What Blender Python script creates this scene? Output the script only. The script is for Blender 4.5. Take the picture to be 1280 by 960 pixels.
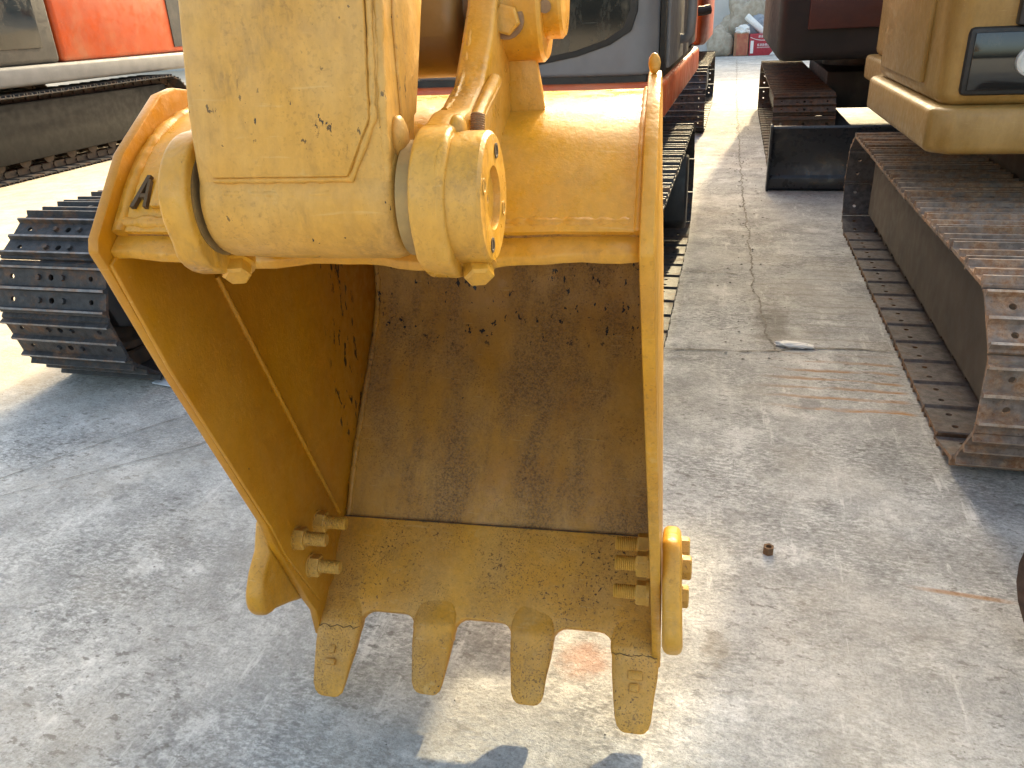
import bpy, bmesh, math, random
from mathutils import Vector, Matrix, noise as mnoise

random.seed(7)
for o in list(bpy.data.objects):
    bpy.data.objects.remove(o, do_unlink=True)
scene = bpy.context.scene
C = scene.collection
R = math.radians

# ------------------------------------------------------------------ camera
FPX, PITCH, YAW, ROLL, CAMH = 985.0, R(25.08), R(15.85), R(2.9), 1.5
cam_data = bpy.data.cameras.new('camera')
cam_data.sensor_fit = 'HORIZONTAL'
cam_data.sensor_width = 36.0
cam_data.lens = 36.0 * FPX / 1280.0
cam_data.clip_start = 0.02
cam_data.clip_end = 500
cam = bpy.data.objects.new('camera', cam_data)
C.objects.link(cam)
fwd = Vector((-math.sin(YAW) * math.cos(PITCH), math.cos(YAW) * math.cos(PITCH), -math.sin(PITCH)))
right0 = Vector((math.cos(YAW), math.sin(YAW), 0))
up0 = right0.cross(fwd)
cx = math.cos(ROLL) * right0 - math.sin(ROLL) * up0
cy = math.sin(ROLL) * right0 + math.cos(ROLL) * up0
cz = -fwd
cam.matrix_world = Matrix(((cx.x, cy.x, cz.x, 0), (cx.y, cy.y, cz.y, 0), (cx.z, cy.z, cz.z, CAMH), (0, 0, 0, 1)))
scene.camera = cam

# ------------------------------------------------------------------ light
SUN = Vector((0.19, 1.90, 1.0)).normalized()          # towards the sun
world = bpy.data.worlds.new('World')
scene.world = world
world.use_nodes = True
wn = world.node_tree.nodes
bg = wn['Background']
sky = wn.new('ShaderNodeTexSky')
sky.sky_type = 'NISHITA'
sky.sun_disc = False
sky.sun_elevation = math.asin(SUN.z)
sky.sun_rotation = math.atan2(SUN.x, SUN.y)
sky.air_density = 1.0
sky.dust_density = 6.0
sky.ozone_density = 1.0
world.node_tree.links.new(sky.outputs[0], bg.inputs[0])
bg.inputs[1].default_value = 0.15
sun_d = bpy.data.lights.new('sun', 'SUN')
sun_d.energy = 1.5           # hazy sun
sun_d.angle = R(1.2)
sun_d.color = (1.0, 0.86, 0.64)
sun = bpy.data.objects.new('sun', sun_d)
C.objects.link(sun)
sun.rotation_euler = SUN.to_track_quat('Z', 'Y').to_euler()
sun.location = (2, 12, 12)

vs = scene.view_settings
scene.display_settings.display_device = 'sRGB'
vs.view_transform = 'Standard'
vs.look = 'None'
vs.gamma = 1.0
vs.exposure = 2.36
vs.use_curve_mapping = False
vs.use_white_balance = True
vs.white_balance_temperature = 7900
vs.white_balance_tint = 3

# ------------------------------------------------------------------ material helpers
class NT:
    def __init__(self, name):
        self.m = bpy.data.materials.new(name)
        self.m.use_nodes = True
        self.t = self.m.node_tree
        self.n = self.t.nodes
        self.b = self.n['Principled BSDF']
        g = self.n.new('ShaderNodeNewGeometry')
        self.pos = g.outputs['Position']
    def link(self, a, b):
        self.t.links.new(a, b)
    def put(self, sock, v):
        if hasattr(v, 'is_output') or isinstance(v, bpy.types.NodeSocket):
            self.link(v, sock)
        elif isinstance(v, (tuple, list)) and len(v) == 3 and sock.type == 'RGBA':
            sock.default_value = (*v, 1)
        else:
            sock.default_value = v
    def vec(self, scale=(1, 1, 1), rot=(0, 0, 0), src=None, loc=(0, 0, 0)):
        mp = self.n.new('ShaderNodeMapping')
        mp.inputs['Scale'].default_value = scale
        mp.inputs['Rotation'].default_value = rot
        mp.inputs['Location'].default_value = loc
        self.link(src or self.pos, mp.inputs['Vector'])
        return mp.outputs[0]
    def noise(self, scale, detail=4, rough=0.55, vec=None, dist=0.0):
        k = self.n.new('ShaderNodeTexNoise')
        k.inputs['Scale'].default_value = scale
        k.inputs['Detail'].default_value = detail
        k.inputs['Roughness'].default_value = rough
        k.inputs['Distortion'].default_value = dist
        self.link(vec or self.pos, k.inputs['Vector'])
        return k.outputs['Fac']
    def voro(self, scale, vec=None, feat='F1'):
        k = self.n.new('ShaderNodeTexVoronoi')
        k.feature = feat
        k.inputs['Scale'].default_value = scale
        self.link(vec or self.pos, k.inputs['Vector'])
        return k.outputs['Distance']
    def step(self, v, lo, hi, a=0.0, b=1.0):
        k = self.n.new('ShaderNodeMapRange')
        k.interpolation_type = 'SMOOTHSTEP'
        self.put(k.inputs['Value'], v)
        k.inputs['From Min'].default_value = lo
        k.inputs['From Max'].default_value = hi
        k.inputs['To Min'].default_value = a
        k.inputs['To Max'].default_value = b
        return k.outputs[0]
    def math(self, op, a, b=0.0):
        k = self.n.new('ShaderNodeMath')
        k.operation = op
        self.put(k.inputs[0], a)
        self.put(k.inputs[1], b)
        return k.outputs[0]
    def mul(self, a, b): return self.math('MULTIPLY', a, b)
    def mix(self, f, a, b, mode='MIX'):
        k = self.n.new('ShaderNodeMix')
        k.data_type = 'RGBA'
        k.blend_type = mode
        self.put(k.inputs[0], f)
        self.put(k.inputs[6], a)
        self.put(k.inputs[7], b)
        return k.outputs[2]
    def sep(self, v=None):
        k = self.n.new('ShaderNodeSeparateXYZ')
        self.link(v or self.pos, k.inputs[0])
        return k.outputs
    def bump(self, h, strength=0.3, dist=0.01, prev=None):
        k = self.n.new('ShaderNodeBump')
        k.inputs['Strength'].default_value = strength
        k.inputs['Distance'].default_value = dist
        self.put(k.inputs['Height'], h)
        if prev is not None:
            self.link(prev, k.inputs['Normal'])
        return k.outputs[0]
    def done(self, col=None, rough=None, metal=None, normal=None, spec=None, coat=None):
        if col is not None: self.put(self.b.inputs['Base Color'], col)
        if rough is not None: self.put(self.b.inputs['Roughness'], rough)
        if metal is not None: self.put(self.b.inputs['Metallic'], metal)
        if normal is not None: self.link(normal, self.b.inputs['Normal'])
        if spec is not None: self.b.inputs['Specular IOR Level'].default_value = spec
        if coat is not None: self.b.inputs['Coat Weight'].default_value = coat
        return self.m

def yellow(name, a=(0.63, 0.305, 0.024), b=(0.54, 0.240, 0.013), dust=0.3, rust=0.3, chips=0.3, worn=0.0, rough=0.42, lump=0.3, chip_zone=None, chip_scale=34, chip_lo=0.625, grime=0.0):
    t = NT(name)
    col = t.mix(t.step(t.noise(4.5, 5), 0.35, 0.7), a, b)
    if dust:
        d = t.step(t.noise(5.0, 7, 0.6, t.vec((1.6, 1.6, 0.55))), 0.32, 0.72)
        col = t.mix(t.mul(d, dust), col, (0.55, 0.350, 0.145))
        st = t.step(t.noise(16, 6, 0.65, t.vec((3.0, 3.0, 0.35))), 0.5, 0.78)
        col = t.mix(t.mul(st, dust * 0.7), col, (0.33, 0.19, 0.055))
    rg = t.step(t.noise(30, 4), 0.3, 0.7, rough - 0.1, rough + 0.15)
    if worn:
        w = t.step(t.noise(2.6, 6, 0.62, t.vec((2.2, 1.0, 0.75), loc=(0.35, 0.2, 0.1))), 0.40, 0.60)
        grain = t.step(t.noise(210, 3, 0.7), 0.36, 0.60, 0.35, 1.0)
        wc = t.mix(t.step(t.noise(130, 5, 0.75), 0.38, 0.62), (0.085, 0.045, 0.024), (0.27, 0.150, 0.068))
        col = t.mix(t.mul(t.mul(w, worn), grain), col, wc)
        rg = t.mix(t.mul(w, worn), rg, (0.8, 0.8, 0.8))
    if rust:
        zone = t.step(t.noise(5.5, 4, 0.6), 0.42, 0.66)
        sp = t.step(t.noise(150, 2, 0.5), 0.60, 0.68)
        col = t.mix(t.mul(t.mul(zone, sp), rust), col, (0.07, 0.028, 0.010))
        sp3 = t.step(t.noise(230, 2, 0.55), 0.57, 0.64)
        z3 = t.step(t.noise(7.5, 5, 0.65, t.vec(loc=(4, 2, 1))), 0.40, 0.62)
        col = t.mix(t.mul(t.mul(z3, sp3), rust * 0.7), col, (0.10, 0.040, 0.015))
        sp2 = t.step(t.noise(60, 3, 0.6), 0.64, 0.72)
        col = t.mix(t.mul(t.mul(zone, sp2), rust * 0.8), col, (0.16, 0.055, 0.016))
    if grime:
        gz_ = t.step(t.noise(7.0, 8, 0.72, t.vec((1.2, 1.2, 0.7), loc=(2.2, 5.1, 0.9))), 0.50, 0.68)
        gb = t.step(t.noise(60, 5, 0.7, t.vec((1.8, 1.8, 0.35))), 0.34, 0.60)
        col = t.mix(t.mul(t.mul(gz_, gb), grime), col, (0.19, 0.105, 0.035))
        gz_ = t.step(t.noise(11.0, 6, 0.7, t.vec(loc=(7.2, 1.1, 3.9))), 0.60, 0.70)
        col = t.mix(t.mul(gz_, grime * 0.7), col, (0.60, 0.40, 0.16))
    if chips:
        zone = t.step(t.noise(3.2, 2, 0.5, t.vec(loc=(3.1, 1.2, 0.4))), 0.52, 0.62)
        if chip_zone:
            x_, y_, z_ = t.sep()
            (ya_, yb_), (za_, zb_) = chip_zone
            zz = t.mul(t.mul(t.step(y_, ya_, ya_ + 0.04), t.step(y_, yb_, yb_ - 0.04)), t.mul(t.step(z_, za_, za_ + 0.06), t.step(z_, zb_, zb_ - 0.06)))
            big = t.step(t.noise(chip_scale, 4, 0.62, t.vec((1.6, 1.6, 0.75), loc=(0.3, 0.1, 0.7))), chip_lo, chip_lo + 0.01)
            col = t.mix(t.mul(zz, big), col, (0.010, 0.008, 0.010))
        ch = t.step(t.noise(48, 4, 0.62, t.vec((1.4, 1.4, 0.8))), 0.745 - 0.055 * chips, 0.755 - 0.055 * chips)
        col = t.mix(t.mul(zone, ch), col, (0.012, 0.009, 0.010))
        ch = t.step(t.noise(120, 3, 0.6), 0.735 - 0.03 * chips, 0.75 - 0.03 * chips)
        zone = t.step(t.noise(4.5, 3, 0.6, t.vec(loc=(1.7, 0.2, 2.4))), 0.50, 0.60)
        col = t.mix(t.mul(zone, ch), col, (0.05, 0.03, 0.018))
    if dust:
        fine = t.step(t.noise(85, 6, 0.7, t.vec((1, 1, 0.5))), 0.30, 0.72, 0.80, 1.14)
        fc = t.n.new('ShaderNodeCombineColor')
        for i in range(3): t.link(fine, fc.inputs[i])
        col = t.mix(min(1.0, 0.25 + 0.6 * dust), col, t.mix(1.0, col, fc.outputs[0], 'MULTIPLY'))
        scr = t.step(t.noise(24, 3, 0.6, t.vec((0.25, 5, 5), (0.5, 0.3, 0.2))), 0.66, 0.72)
        col = t.mix(t.mul(scr, 0.22), col, (0.62, 0.44, 0.20))
    n = t.bump(t.noise(22, 3), 0.35 * lump, 0.02)
    n = t.bump(t.noise(160, 4, 0.65), 0.16, 0.004, n)
    return t.done(col, rg, 0.0, n, 0.45)

def simple(name, c1, c2, rough=0.5, scale=14, metal=0.0, bump=0.15, dirt=None, dirt_amt=0.4, spec=0.5):
    t = NT(name)
    col = t.mix(t.step(t.noise(scale, 6, 0.6), 0.3, 0.7), c1, c2)
    if dirt:
        d = t.step(t.noise(scale * 0.35, 7, 0.65, t.vec((1, 1, 0.6))), 0.45, 0.72)
        col = t.mix(t.mul(d, dirt_amt), col, dirt)
    rg = t.step(t.noise(scale * 2, 4), 0.3, 0.7, max(0.02, rough - 0.1), min(1, rough + 0.12))
    n = t.bump(t.noise(scale * 6, 4), bump, 0.006)
    return t.done(col, rg, metal, n, spec)

def rusty(name, base, rust1, rust2, amt, rough=0.75):
    t = NT(name)
    info = t.n.new('ShaderNodeObjectInfo')
    off = t.n.new('ShaderNodeVectorMath'); off.operation = 'SCALE'
    t.link(t.pos, off.inputs[0]); off.inputs['Scale'].default_value = 1.0
    v = off.outputs[0]
    col = t.mix(t.step(t.noise(30, 5, 0.6, v), 0.3, 0.7), base, tuple(min(1, c * 1.9) for c in base))
    r = t.step(t.noise(11, 7, 0.68, v), 0.52 - 0.22 * amt, 0.70 - 0.12 * amt)
    rc = t.mix(t.step(t.noise(55, 5, 0.7, v), 0.35, 0.68), rust1, rust2)
    col = t.mix(t.mul(r, min(1, amt + 0.25)), col, rc)
    sp = t.step(t.noise(130, 2, 0.5), 0.62, 0.72)
    col = t.mix(t.mul(sp, 0.6 * amt), col, (0.035, 0.018, 0.01))
    lift = t.math('ADD', 0.85, t.mul(info.outputs['Random'], 0.35))
    cc = t.n.new('ShaderNodeCombineColor')
    for i in range(3): t.link(lift, cc.inputs[i])
    col = t.mix(1.0, col, cc.outputs[0], 'MULTIPLY')
    n = t.bump(t.noise(70, 5, 0.7), 0.4, 0.006)
    return t.done(col, t.step(r, 0, 1, rough - 0.02, min(0.95, rough + 0.15)), 0.0, n, 0.22)

M = {}
M['arm'] = yellow('arm_paint', (0.55, 0.280, 0.050), (0.52, 0.245, 0.034), dust=0.45, rust=0.3, chips=0.9, lump=0.2, rough=0.45, grime=0.55, chip_zone=((0.6, 1.0), (1.355, 1.47)), chip_scale=75, chip_lo=0.655)
M['shell'] = yellow('shell_paint', dust=0.30, rust=0.08, chips=0.25, rough=0.30, lump=0.12, grime=0.25)
M['plate'] = yellow('plate_paint', (0.58, 0.275, 0.022), (0.51, 0.220, 0.014), dust=0.25, rust=0.3, chips=0.3, rough=0.38, lump=0.5, grime=0.5)
M['wall'] = yellow('wall_paint_shaded', (0.47, 0.200, 0.008), (0.43, 0.170, 0.006), dust=0.10, rust=0.10, chips=0.3, rough=0.40, lump=0.15, chip_zone=((1.58, 1.80), (0.45, 1.10)), chip_scale=28, chip_lo=0.60)  # same yellow as the plates, darkened for the bucket's shaded inside
M['inner'] = yellow('inner_paint', (0.44, 0.205, 0.028), (0.38, 0.165, 0.018), dust=0.25, rust=0.7, chips=0.5, worn=0.85, rough=0.5, lump=0.3, chip_zone=((1.70, 2.2), (0.66, 1.05)))
M['lip'] = yellow('lip_paint', (0.62, 0.285, 0.030), (0.55, 0.240, 0.022), dust=0.35, rust=1.0, chips=0.0, worn=0.30, grime=0.4, rough=0.5, lump=0.35)
M['tooth'] = yellow('tooth_paint', (0.62, 0.285, 0.030), (0.55, 0.240, 0.022), dust=0.35, rust=1.0, chips=0.6, worn=0.35, grime=0.6, rough=0.5, lump=0.5)
M['ear'] = yellow('ear_paint', (0.58, 0.280, 0.026), (0.52, 0.230, 0.015), dust=0.28, rust=0.3, chips=0.4, rough=0.36, lump=0.5, grime=0.5)
M['bolt'] = yellow('bolt_paint', (0.52, 0.265, 0.036), (0.40, 0.19, 0.025), dust=0.3, rust=0.6, chips=0.2, rough=0.5, lump=0.2)
M['groove'] = simple('dark_groove', (0.045, 0.028, 0.014), (0.10, 0.06, 0.025), 0.8, 30)
M['washer'] = simple('dusty_washer', (0.26, 0.165, 0.060), (0.38, 0.24, 0.09), 0.7, 30, dirt=(0.07, 0.05, 0.03), dirt_amt=0.7)
M['bare'] = simple('bare_bolt', (0.20, 0.11, 0.055), (0.30, 0.19, 0.11), 0.5, 60, metal=0.5)
M['link'] = simple('link_steel', (0.16, 0.085, 0.022), (0.24, 0.14, 0.045), 0.45, 9, dirt=(0.03, 0.02, 0.012), dirt_amt=0.8)
M['blackshoe'] = rusty('black_track_steel', (0.022, 0.0225, 0.025), (0.15, 0.06, 0.025), (0.24, 0.13, 0.06), 0.16, 0.58)
M['rustshoe'] = rusty('rusty_track_steel', (0.12, 0.095, 0.08), (0.22, 0.10, 0.045), (0.36, 0.235, 0.15), 0.65, 0.8)
M['shoeinner'] = rusty('grey_shoe_inside', (0.075, 0.068, 0.068), (0.12, 0.08, 0.06), (0.18, 0.13, 0.10), 0.3, 0.6)
M['blacktip'] = rusty('worn_grouser_highlight', (0.10, 0.10, 0.105), (0.20, 0.10, 0.05), (0.28, 0.18, 0.11), 0.35, 0.5)  # worn tips, also paled to stand in for highlights on the ridges
M['rusttip'] = rusty('worn_rusty_highlight', (0.24, 0.19, 0.155), (0.28, 0.15, 0.075), (0.42, 0.31, 0.22), 0.5, 0.6)  # worn rusty tips, lightened the same way as painted edge highlights
M['darkshoe'] = rusty('dark_track_steel', (0.045, 0.036, 0.030), (0.13, 0.06, 0.03), (0.20, 0.11, 0.06), 0.35, 0.7)
M['black'] = simple('black_steel', (0.012, 0.013, 0.016), (0.026, 0.026, 0.028), 0.5, 12, dirt=(0.10, 0.085, 0.07), dirt_amt=0.35)
M['brownframe'] = simple('brown_frame_steel', (0.075, 0.056, 0.040), (0.105, 0.080, 0.058), 0.7, 7, dirt=(0.035, 0.028, 0.022), dirt_amt=0.7)
M['chain'] = simple('greasy_chain', (0.025, 0.021, 0.018), (0.075, 0.045, 0.028), 0.6, 25)
M['orange'] = simple('orange_paint', (0.50, 0.075, 0.016), (0.42, 0.062, 0.014), 0.42, 6, dirt=(0.42, 0.19, 0.10), dirt_amt=0.5, bump=0.05)
M['grey'] = simple('grey_paint', (0.13, 0.132, 0.145), (0.16, 0.16, 0.172), 0.45, 7, dirt=(0.30, 0.28, 0.25), dirt_amt=0.3, bump=0.05)
M['handle'] = simple('handle_plastic', (0.19, 0.19, 0.20), (0.23, 0.23, 0.235), 0.45, 20, bump=0.05)
M['rubber'] = simple('black_rubber', (0.010, 0.010, 0.011), (0.018, 0.018, 0.018), 0.6, 20)
M['yellowbody'] = yellow('neighbour_paint', (0.27, 0.155, 0.042), (0.23, 0.125, 0.03), dust=0.25, rust=0.1, chips=0.0, lump=0.1)
M['darkbody'] = simple('dark_body_paint', (0.012, 0.013, 0.015), (0.02, 0.02, 0.021), 0.55, 6, dirt=(0.05, 0.035, 0.032), dirt_amt=0.3, spec=0.3)
M['blade'] = simple('blade_paint', (0.010, 0.013, 0.019), (0.016, 0.019, 0.026), 0.32, 8, dirt=(0.06, 0.055, 0.05), dirt_amt=0.25, bump=0.05)
M['dullred'] = simple('dull_red_paint', (0.06, 0.016, 0.014), (0.045, 0.014, 0.013), 0.5, 6)
M['deck'] = simple('grey_deck', (0.16, 0.16, 0.16), (0.21, 0.21, 0.205), 0.6, 6)
M['darkframe'] = simple('dark_frame_steel', (0.006, 0.006, 0.0065), (0.011, 0.0105, 0.010), 0.75, 6, spec=0.2)
M['lamp'] = simple('grey_lamp', (0.42, 0.43, 0.42), (0.5, 0.5, 0.49), 0.3, 10)
M['carton_red'] = simple('red_carton', (0.36, 0.022, 0.035), (0.31, 0.018, 0.03), 0.6, 10, bump=0.05)
M['carton_tan'] = simple('tan_carton', (0.32, 0.17, 0.09), (0.27, 0.12, 0.07), 0.8, 6)
M['carton_print'] = simple('faded_red_print', (0.33, 0.075, 0.05), (0.42, 0.17, 0.09), 0.7, 9)
M['white'] = simple('white_sheet', (0.62, 0.62, 0.60), (0.72, 0.71, 0.69), 0.6, 15)
M['sack'] = simple('sack_cloth', (0.30, 0.25, 0.19), (0.42, 0.37, 0.30), 0.9, 9)
M['tarp'] = simple('grey_tarp', (0.20, 0.22, 0.26), (0.34, 0.36, 0.40), 0.7, 6)
M['wallmat'] = simple('plaster_wall', (0.42, 0.41, 0.39), (0.50, 0.48, 0.46), 0.9, 2, dirt=(0.2, 0.19, 0.17), dirt_amt=0.5)
M['brown'] = rusty('rusty_bucket_steel', (0.045, 0.030, 0.024), (0.10, 0.045, 0.025), (0.15, 0.075, 0.04), 0.4)
M['nut'] = rusty('rusty_nut', (0.10, 0.055, 0.03), (0.18, 0.07, 0.03), (0.3, 0.14, 0.06), 0.6)
M['scrap'] = simple('pale_scrap', (0.40, 0.44, 0.50), (0.50, 0.53, 0.58), 0.6, 12)
M['crack'] = simple('crack_dirt', (0.11, 0.10, 0.085), (0.26, 0.235, 0.205), 0.95, 40)
M['pebble'] = simple('pebble_grit', (0.12, 0.11, 0.10), (0.36, 0.34, 0.31), 0.9, 30)

def glass_mat():
    t = NT('dusty_glass')
    d = t.step(t.noise(7, 7, 0.7, t.vec((1.0, 1, 0.5))), 0.42, 0.75)
    sc = t.step(t.noise(9, 3, 0.6, t.vec((0.4, 1, 9))), 0.66, 0.74)
    col = t.mix(t.mul(d, 0.35), (0.010, 0.012, 0.013), (0.11, 0.105, 0.095))
    col = t.mix(t.mul(sc, 0.12), col, (0.3, 0.3, 0.28))
    return t.done(col, t.step(d, 0, 1, 0.07, 0.3), 0.0, None, 0.6)
M['glass'] = glass_mat()

def concrete():
    t = NT('yard_concrete')
    x, y, z = t.sep()
    def lvl(v):
        cc = t.n.new('ShaderNodeCombineColor')
        for i in range(3): t.link(v, cc.inputs[i])
        return cc.outputs[0]
    big = t.step(t.noise(0.9, 5, 0.6), 0.35, 0.66)
    col = t.mix(big, (0.395, 0.395, 0.385), (0.51, 0.508, 0.495))
    col = t.mix(1.0, col, lvl(t.step(t.noise(5.5, 9, 0.70), 0.28, 0.72, 0.70, 1.26)), 'MULTIPLY')
    col = t.mix(1.0, col, lvl(t.step(t.noise(32, 8, 0.75, t.vec((1, 1.6, 1), (0, 0, 0.5))), 0.32, 0.68, 0.76, 1.16)), 'MULTIPLY')
    zf = t.step(t.noise(1.9, 6, 0.7, t.vec(loc=(9, 4, 0))), 0.42, 0.60)
    gr2 = t.step(t.noise(40, 7, 0.75, t.vec((1, 2.2, 1), (0, 0, 0.35))), 0.44, 0.60, 0.60, 1.10)
    col = t.mix(zf, col, t.mix(1.0, col, lvl(gr2), 'MULTIPLY'))
    sm = t.step(t.noise(1.1, 7, 0.66, t.vec((1, 1.4, 1), (0, 0, 0.4), loc=(2, 8, 0))), 0.47, 0.53)
    col = t.mix(t.mul(sm, 0.30), col, (0.30, 0.295, 0.285))
    wp = t.step(t.noise(2.4, 8, 0.72, t.vec(loc=(6, 1, 0))), 0.56, 0.62)
    col = t.mix(t.mul(wp, 0.45), col, (0.66, 0.655, 0.64))
    col = t.mix(1.0, col, lvl(t.step(t.noise(120, 6, 0.75), 0.34, 0.66, 0.80, 1.16)), 'MULTIPLY')
    # pale scuffs, dragging marks and thin scratches
    for sc, rot, st, lo, amt in ((3.0, 0.5, (4.5, 0.7, 1), 0.58, 0.6), (2.2, -0.35, (4.5, 0.7, 1), 0.60, 0.5),
                                 (6.0, 0.95, (9, 0.25, 1), 0.63, 0.6), (5.0, -0.9, (12, 0.25, 1), 0.64, 0.5), (7.0, 1.35, (10, 0.3, 1), 0.64, 0.5), (9.0, 0.6, (14, 0.2, 1), 0.63, 0.55)):
        k = t.step(t.noise(sc, 8, 0.72, t.vec(st, (0, 0, rot))), lo, lo + 0.10)
        col = t.mix(t.mul(k, amt), col, (0.66, 0.65, 0.63))
    # dark drag marks
    for sc, rot, lo in ((5.0, 0.75, 0.64), (4.0, -0.5, 0.66), (6.0, 1.5, 0.66)):
        k = t.step(t.noise(sc, 7, 0.7, t.vec((8, 0.4, 1), (0, 0, rot), loc=(3, 1, 0))), lo, lo + 0.07)
        col = t.mix(t.mul(k, 0.5), col, (0.14, 0.13, 0.12))
    # dark blotches
    k = t.step(t.noise(22, 7, 0.68, t.vec((1, 1.8, 1), (0, 0, 0.5))), 0.555, 0.62)
    zone = t.step(t.noise(1.6, 4), 0.38, 0.60)
    col = t.mix(t.mul(t.mul(k, zone), 0.75), col, (0.13, 0.122, 0.11))
    k = t.step(t.noise(2.1, 6, 0.7, t.vec(loc=(5, 2, 0))), 0.62, 0.74)
    col = t.mix(t.mul(k, 0.40), col, (0.15, 0.14, 0.125))
    # pits
    k = t.step(t.noise(70, 3, 0.6), 0.62, 0.69)
    col = t.mix(t.mul(k, 0.5), col, (0.14, 0.13, 0.115))
    k = t.step(t.noise(190, 2, 0.6), 0.58, 0.70)
    col = t.mix(t.mul(k, 0.35), col, (0.17, 0.16, 0.14))
    # warm dust
    k = t.step(t.noise(1.7, 5, 0.6, t.vec(loc=(1, 7, 0))), 0.45, 0.7)
    col = t.mix(t.mul(k, 0.22), col, (0.48, 0.42, 0.33))
    # rust lines and tread prints left by the track beside the right-hand machine
    wob = t.mul(t.math('SUBTRACT', t.noise(3, 3), 0.5), 0.10)
    yy = t.math('ADD', y, wob)
    ph = t.math('FRACT', t.mul(yy, 1 / 0.095), 0)
    line = t.mul(t.step(ph, 0.0, 0.10), t.step(ph, 0.42, 0.16))
    bxm = t.mul(t.step(x, 0.16, 0.45), t.step(x, 0.80, 0.74))
    bym = t.mul(t.step(y, 2.98, 3.06), t.step(y, 3.70, 3.45))
    fl = t.step(t.noise(2.5, 5, 0.7, t.vec((1, 5, 1), loc=(0.6, 0.3, 0))), 0.36, 0.6)
    col = t.mix(t.mul(t.mul(t.mul(line, bxm), bym), t.mul(fl, 0.9)), col, (0.42, 0.20, 0.06))
    bym2 = t.mul(t.step(y, 3.0, 3.3), t.step(y, 6.2, 5.0))
    bxm2 = t.mul(t.step(x, 0.10, 0.3), t.step(x, 0.82, 0.7))
    col = t.mix(t.mul(t.mul(t.mul(line, bxm2), bym2), t.mul(fl, 0.45)), col, (0.20, 0.17, 0.14))
    # one thin rust drip further forward
    l2 = t.mul(t.step(t.math('ADD', y, t.mul(x, 0.06)), 1.985, 1.995), t.step(t.math('ADD', y, t.mul(x, 0.06)), 2.012, 2.002))
    l2 = t.mul(l2, t.mul(t.step(x, 0.55, 0.66), t.step(x, 0.86, 0.76)))
    col = t.mix(t.mul(l2, 0.7), col, (0.34, 0.17, 0.06))
    # red-brown patch under the lip
    dx = t.math('SUBTRACT', x, -0.27); dy = t.math('SUBTRACT', y, 1.50)
    rr = t.math('SQRT', t.math('ADD', t.mul(dx, dx), t.mul(dy, dy)))
    rr = t.math('ADD', rr, t.mul(t.math('SUBTRACT', t.noise(14, 5, 0.7), 0.5), 0.14))
    col = t.mix(t.mul(t.step(rr, 0.09, 0.02), 0.5), col, (0.32, 0.12, 0.05))
    # oil spots and a scrape between the teeth
    for sx_, sy_, sr, ky, amt, cc_ in ((0.385, 3.09, 0.055, 0.6, 0.55, (0.13, 0.13, 0.13)), (-0.66, 1.50, 0.03, 0.35, 0.6, (0.13, 0.11, 0.09)), (0.62, 2.35, 0.05, 0.5, 0.35, (0.2, 0.19, 0.17)),
                                  (-1.25, 1.75, 0.06, 0.5, 0.35, (0.16, 0.15, 0.14)), (0.05, 1.62, 0.04, 0.5, 0.4, (0.18, 0.15, 0.11))):
        dx = t.math('SUBTRACT', x, sx_); dy = t.mul(t.math('SUBTRACT', y, sy_), ky)
        rr = t.math('SQRT', t.math('ADD', t.mul(dx, dx), t.mul(dy, dy)))
        rr = t.math('ADD', rr, t.mul(t.math('SUBTRACT', t.noise(16, 6, 0.72), 0.5), sr * 2.2))
        col = t.mix(t.mul(t.step(rr, sr, sr * 0.5), amt), col, cc_)
    # dark grit along the long crack
    dx = t.math('SUBTRACT', x, 0.27); dy = t.mul(t.math('SUBTRACT', y, 4.0), 0.28)
    rr = t.math('SQRT', t.math('ADD', t.mul(dx, dx), t.mul(dy, dy)))
    rr = t.math('ADD', rr, t.mul(t.math('SUBTRACT', t.noise(9, 6, 0.75), 0.5), 0.26))
    col = t.mix(t.mul(t.step(rr, 0.13, 0.04), 0.6), col, (0.12, 0.105, 0.085))
    # warmer tan tone further off to the left
    k = t.mul(t.step(t.math('ADD', x, t.mul(t.noise(2, 4), 0.6)), -2.7, -3.1), 0.7)
    col = t.mix(k, col, t.mix(t.step(t.noise(4, 6, 0.7), 0.3, 0.7), (0.44, 0.34, 0.22), (0.56, 0.47, 0.35)))
    n = t.bump(t.noise(9, 6, 0.7), 0.30, 0.03)
    n = t.bump(t.noise(75, 5, 0.7), 0.45, 0.010, n)
    n = t.bump(t.noise(260, 2, 0.6), 0.30, 0.003, n)
    return t.done(col, 0.88, 0.0, n, 0.25)
M['concrete'] = concrete()

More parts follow.
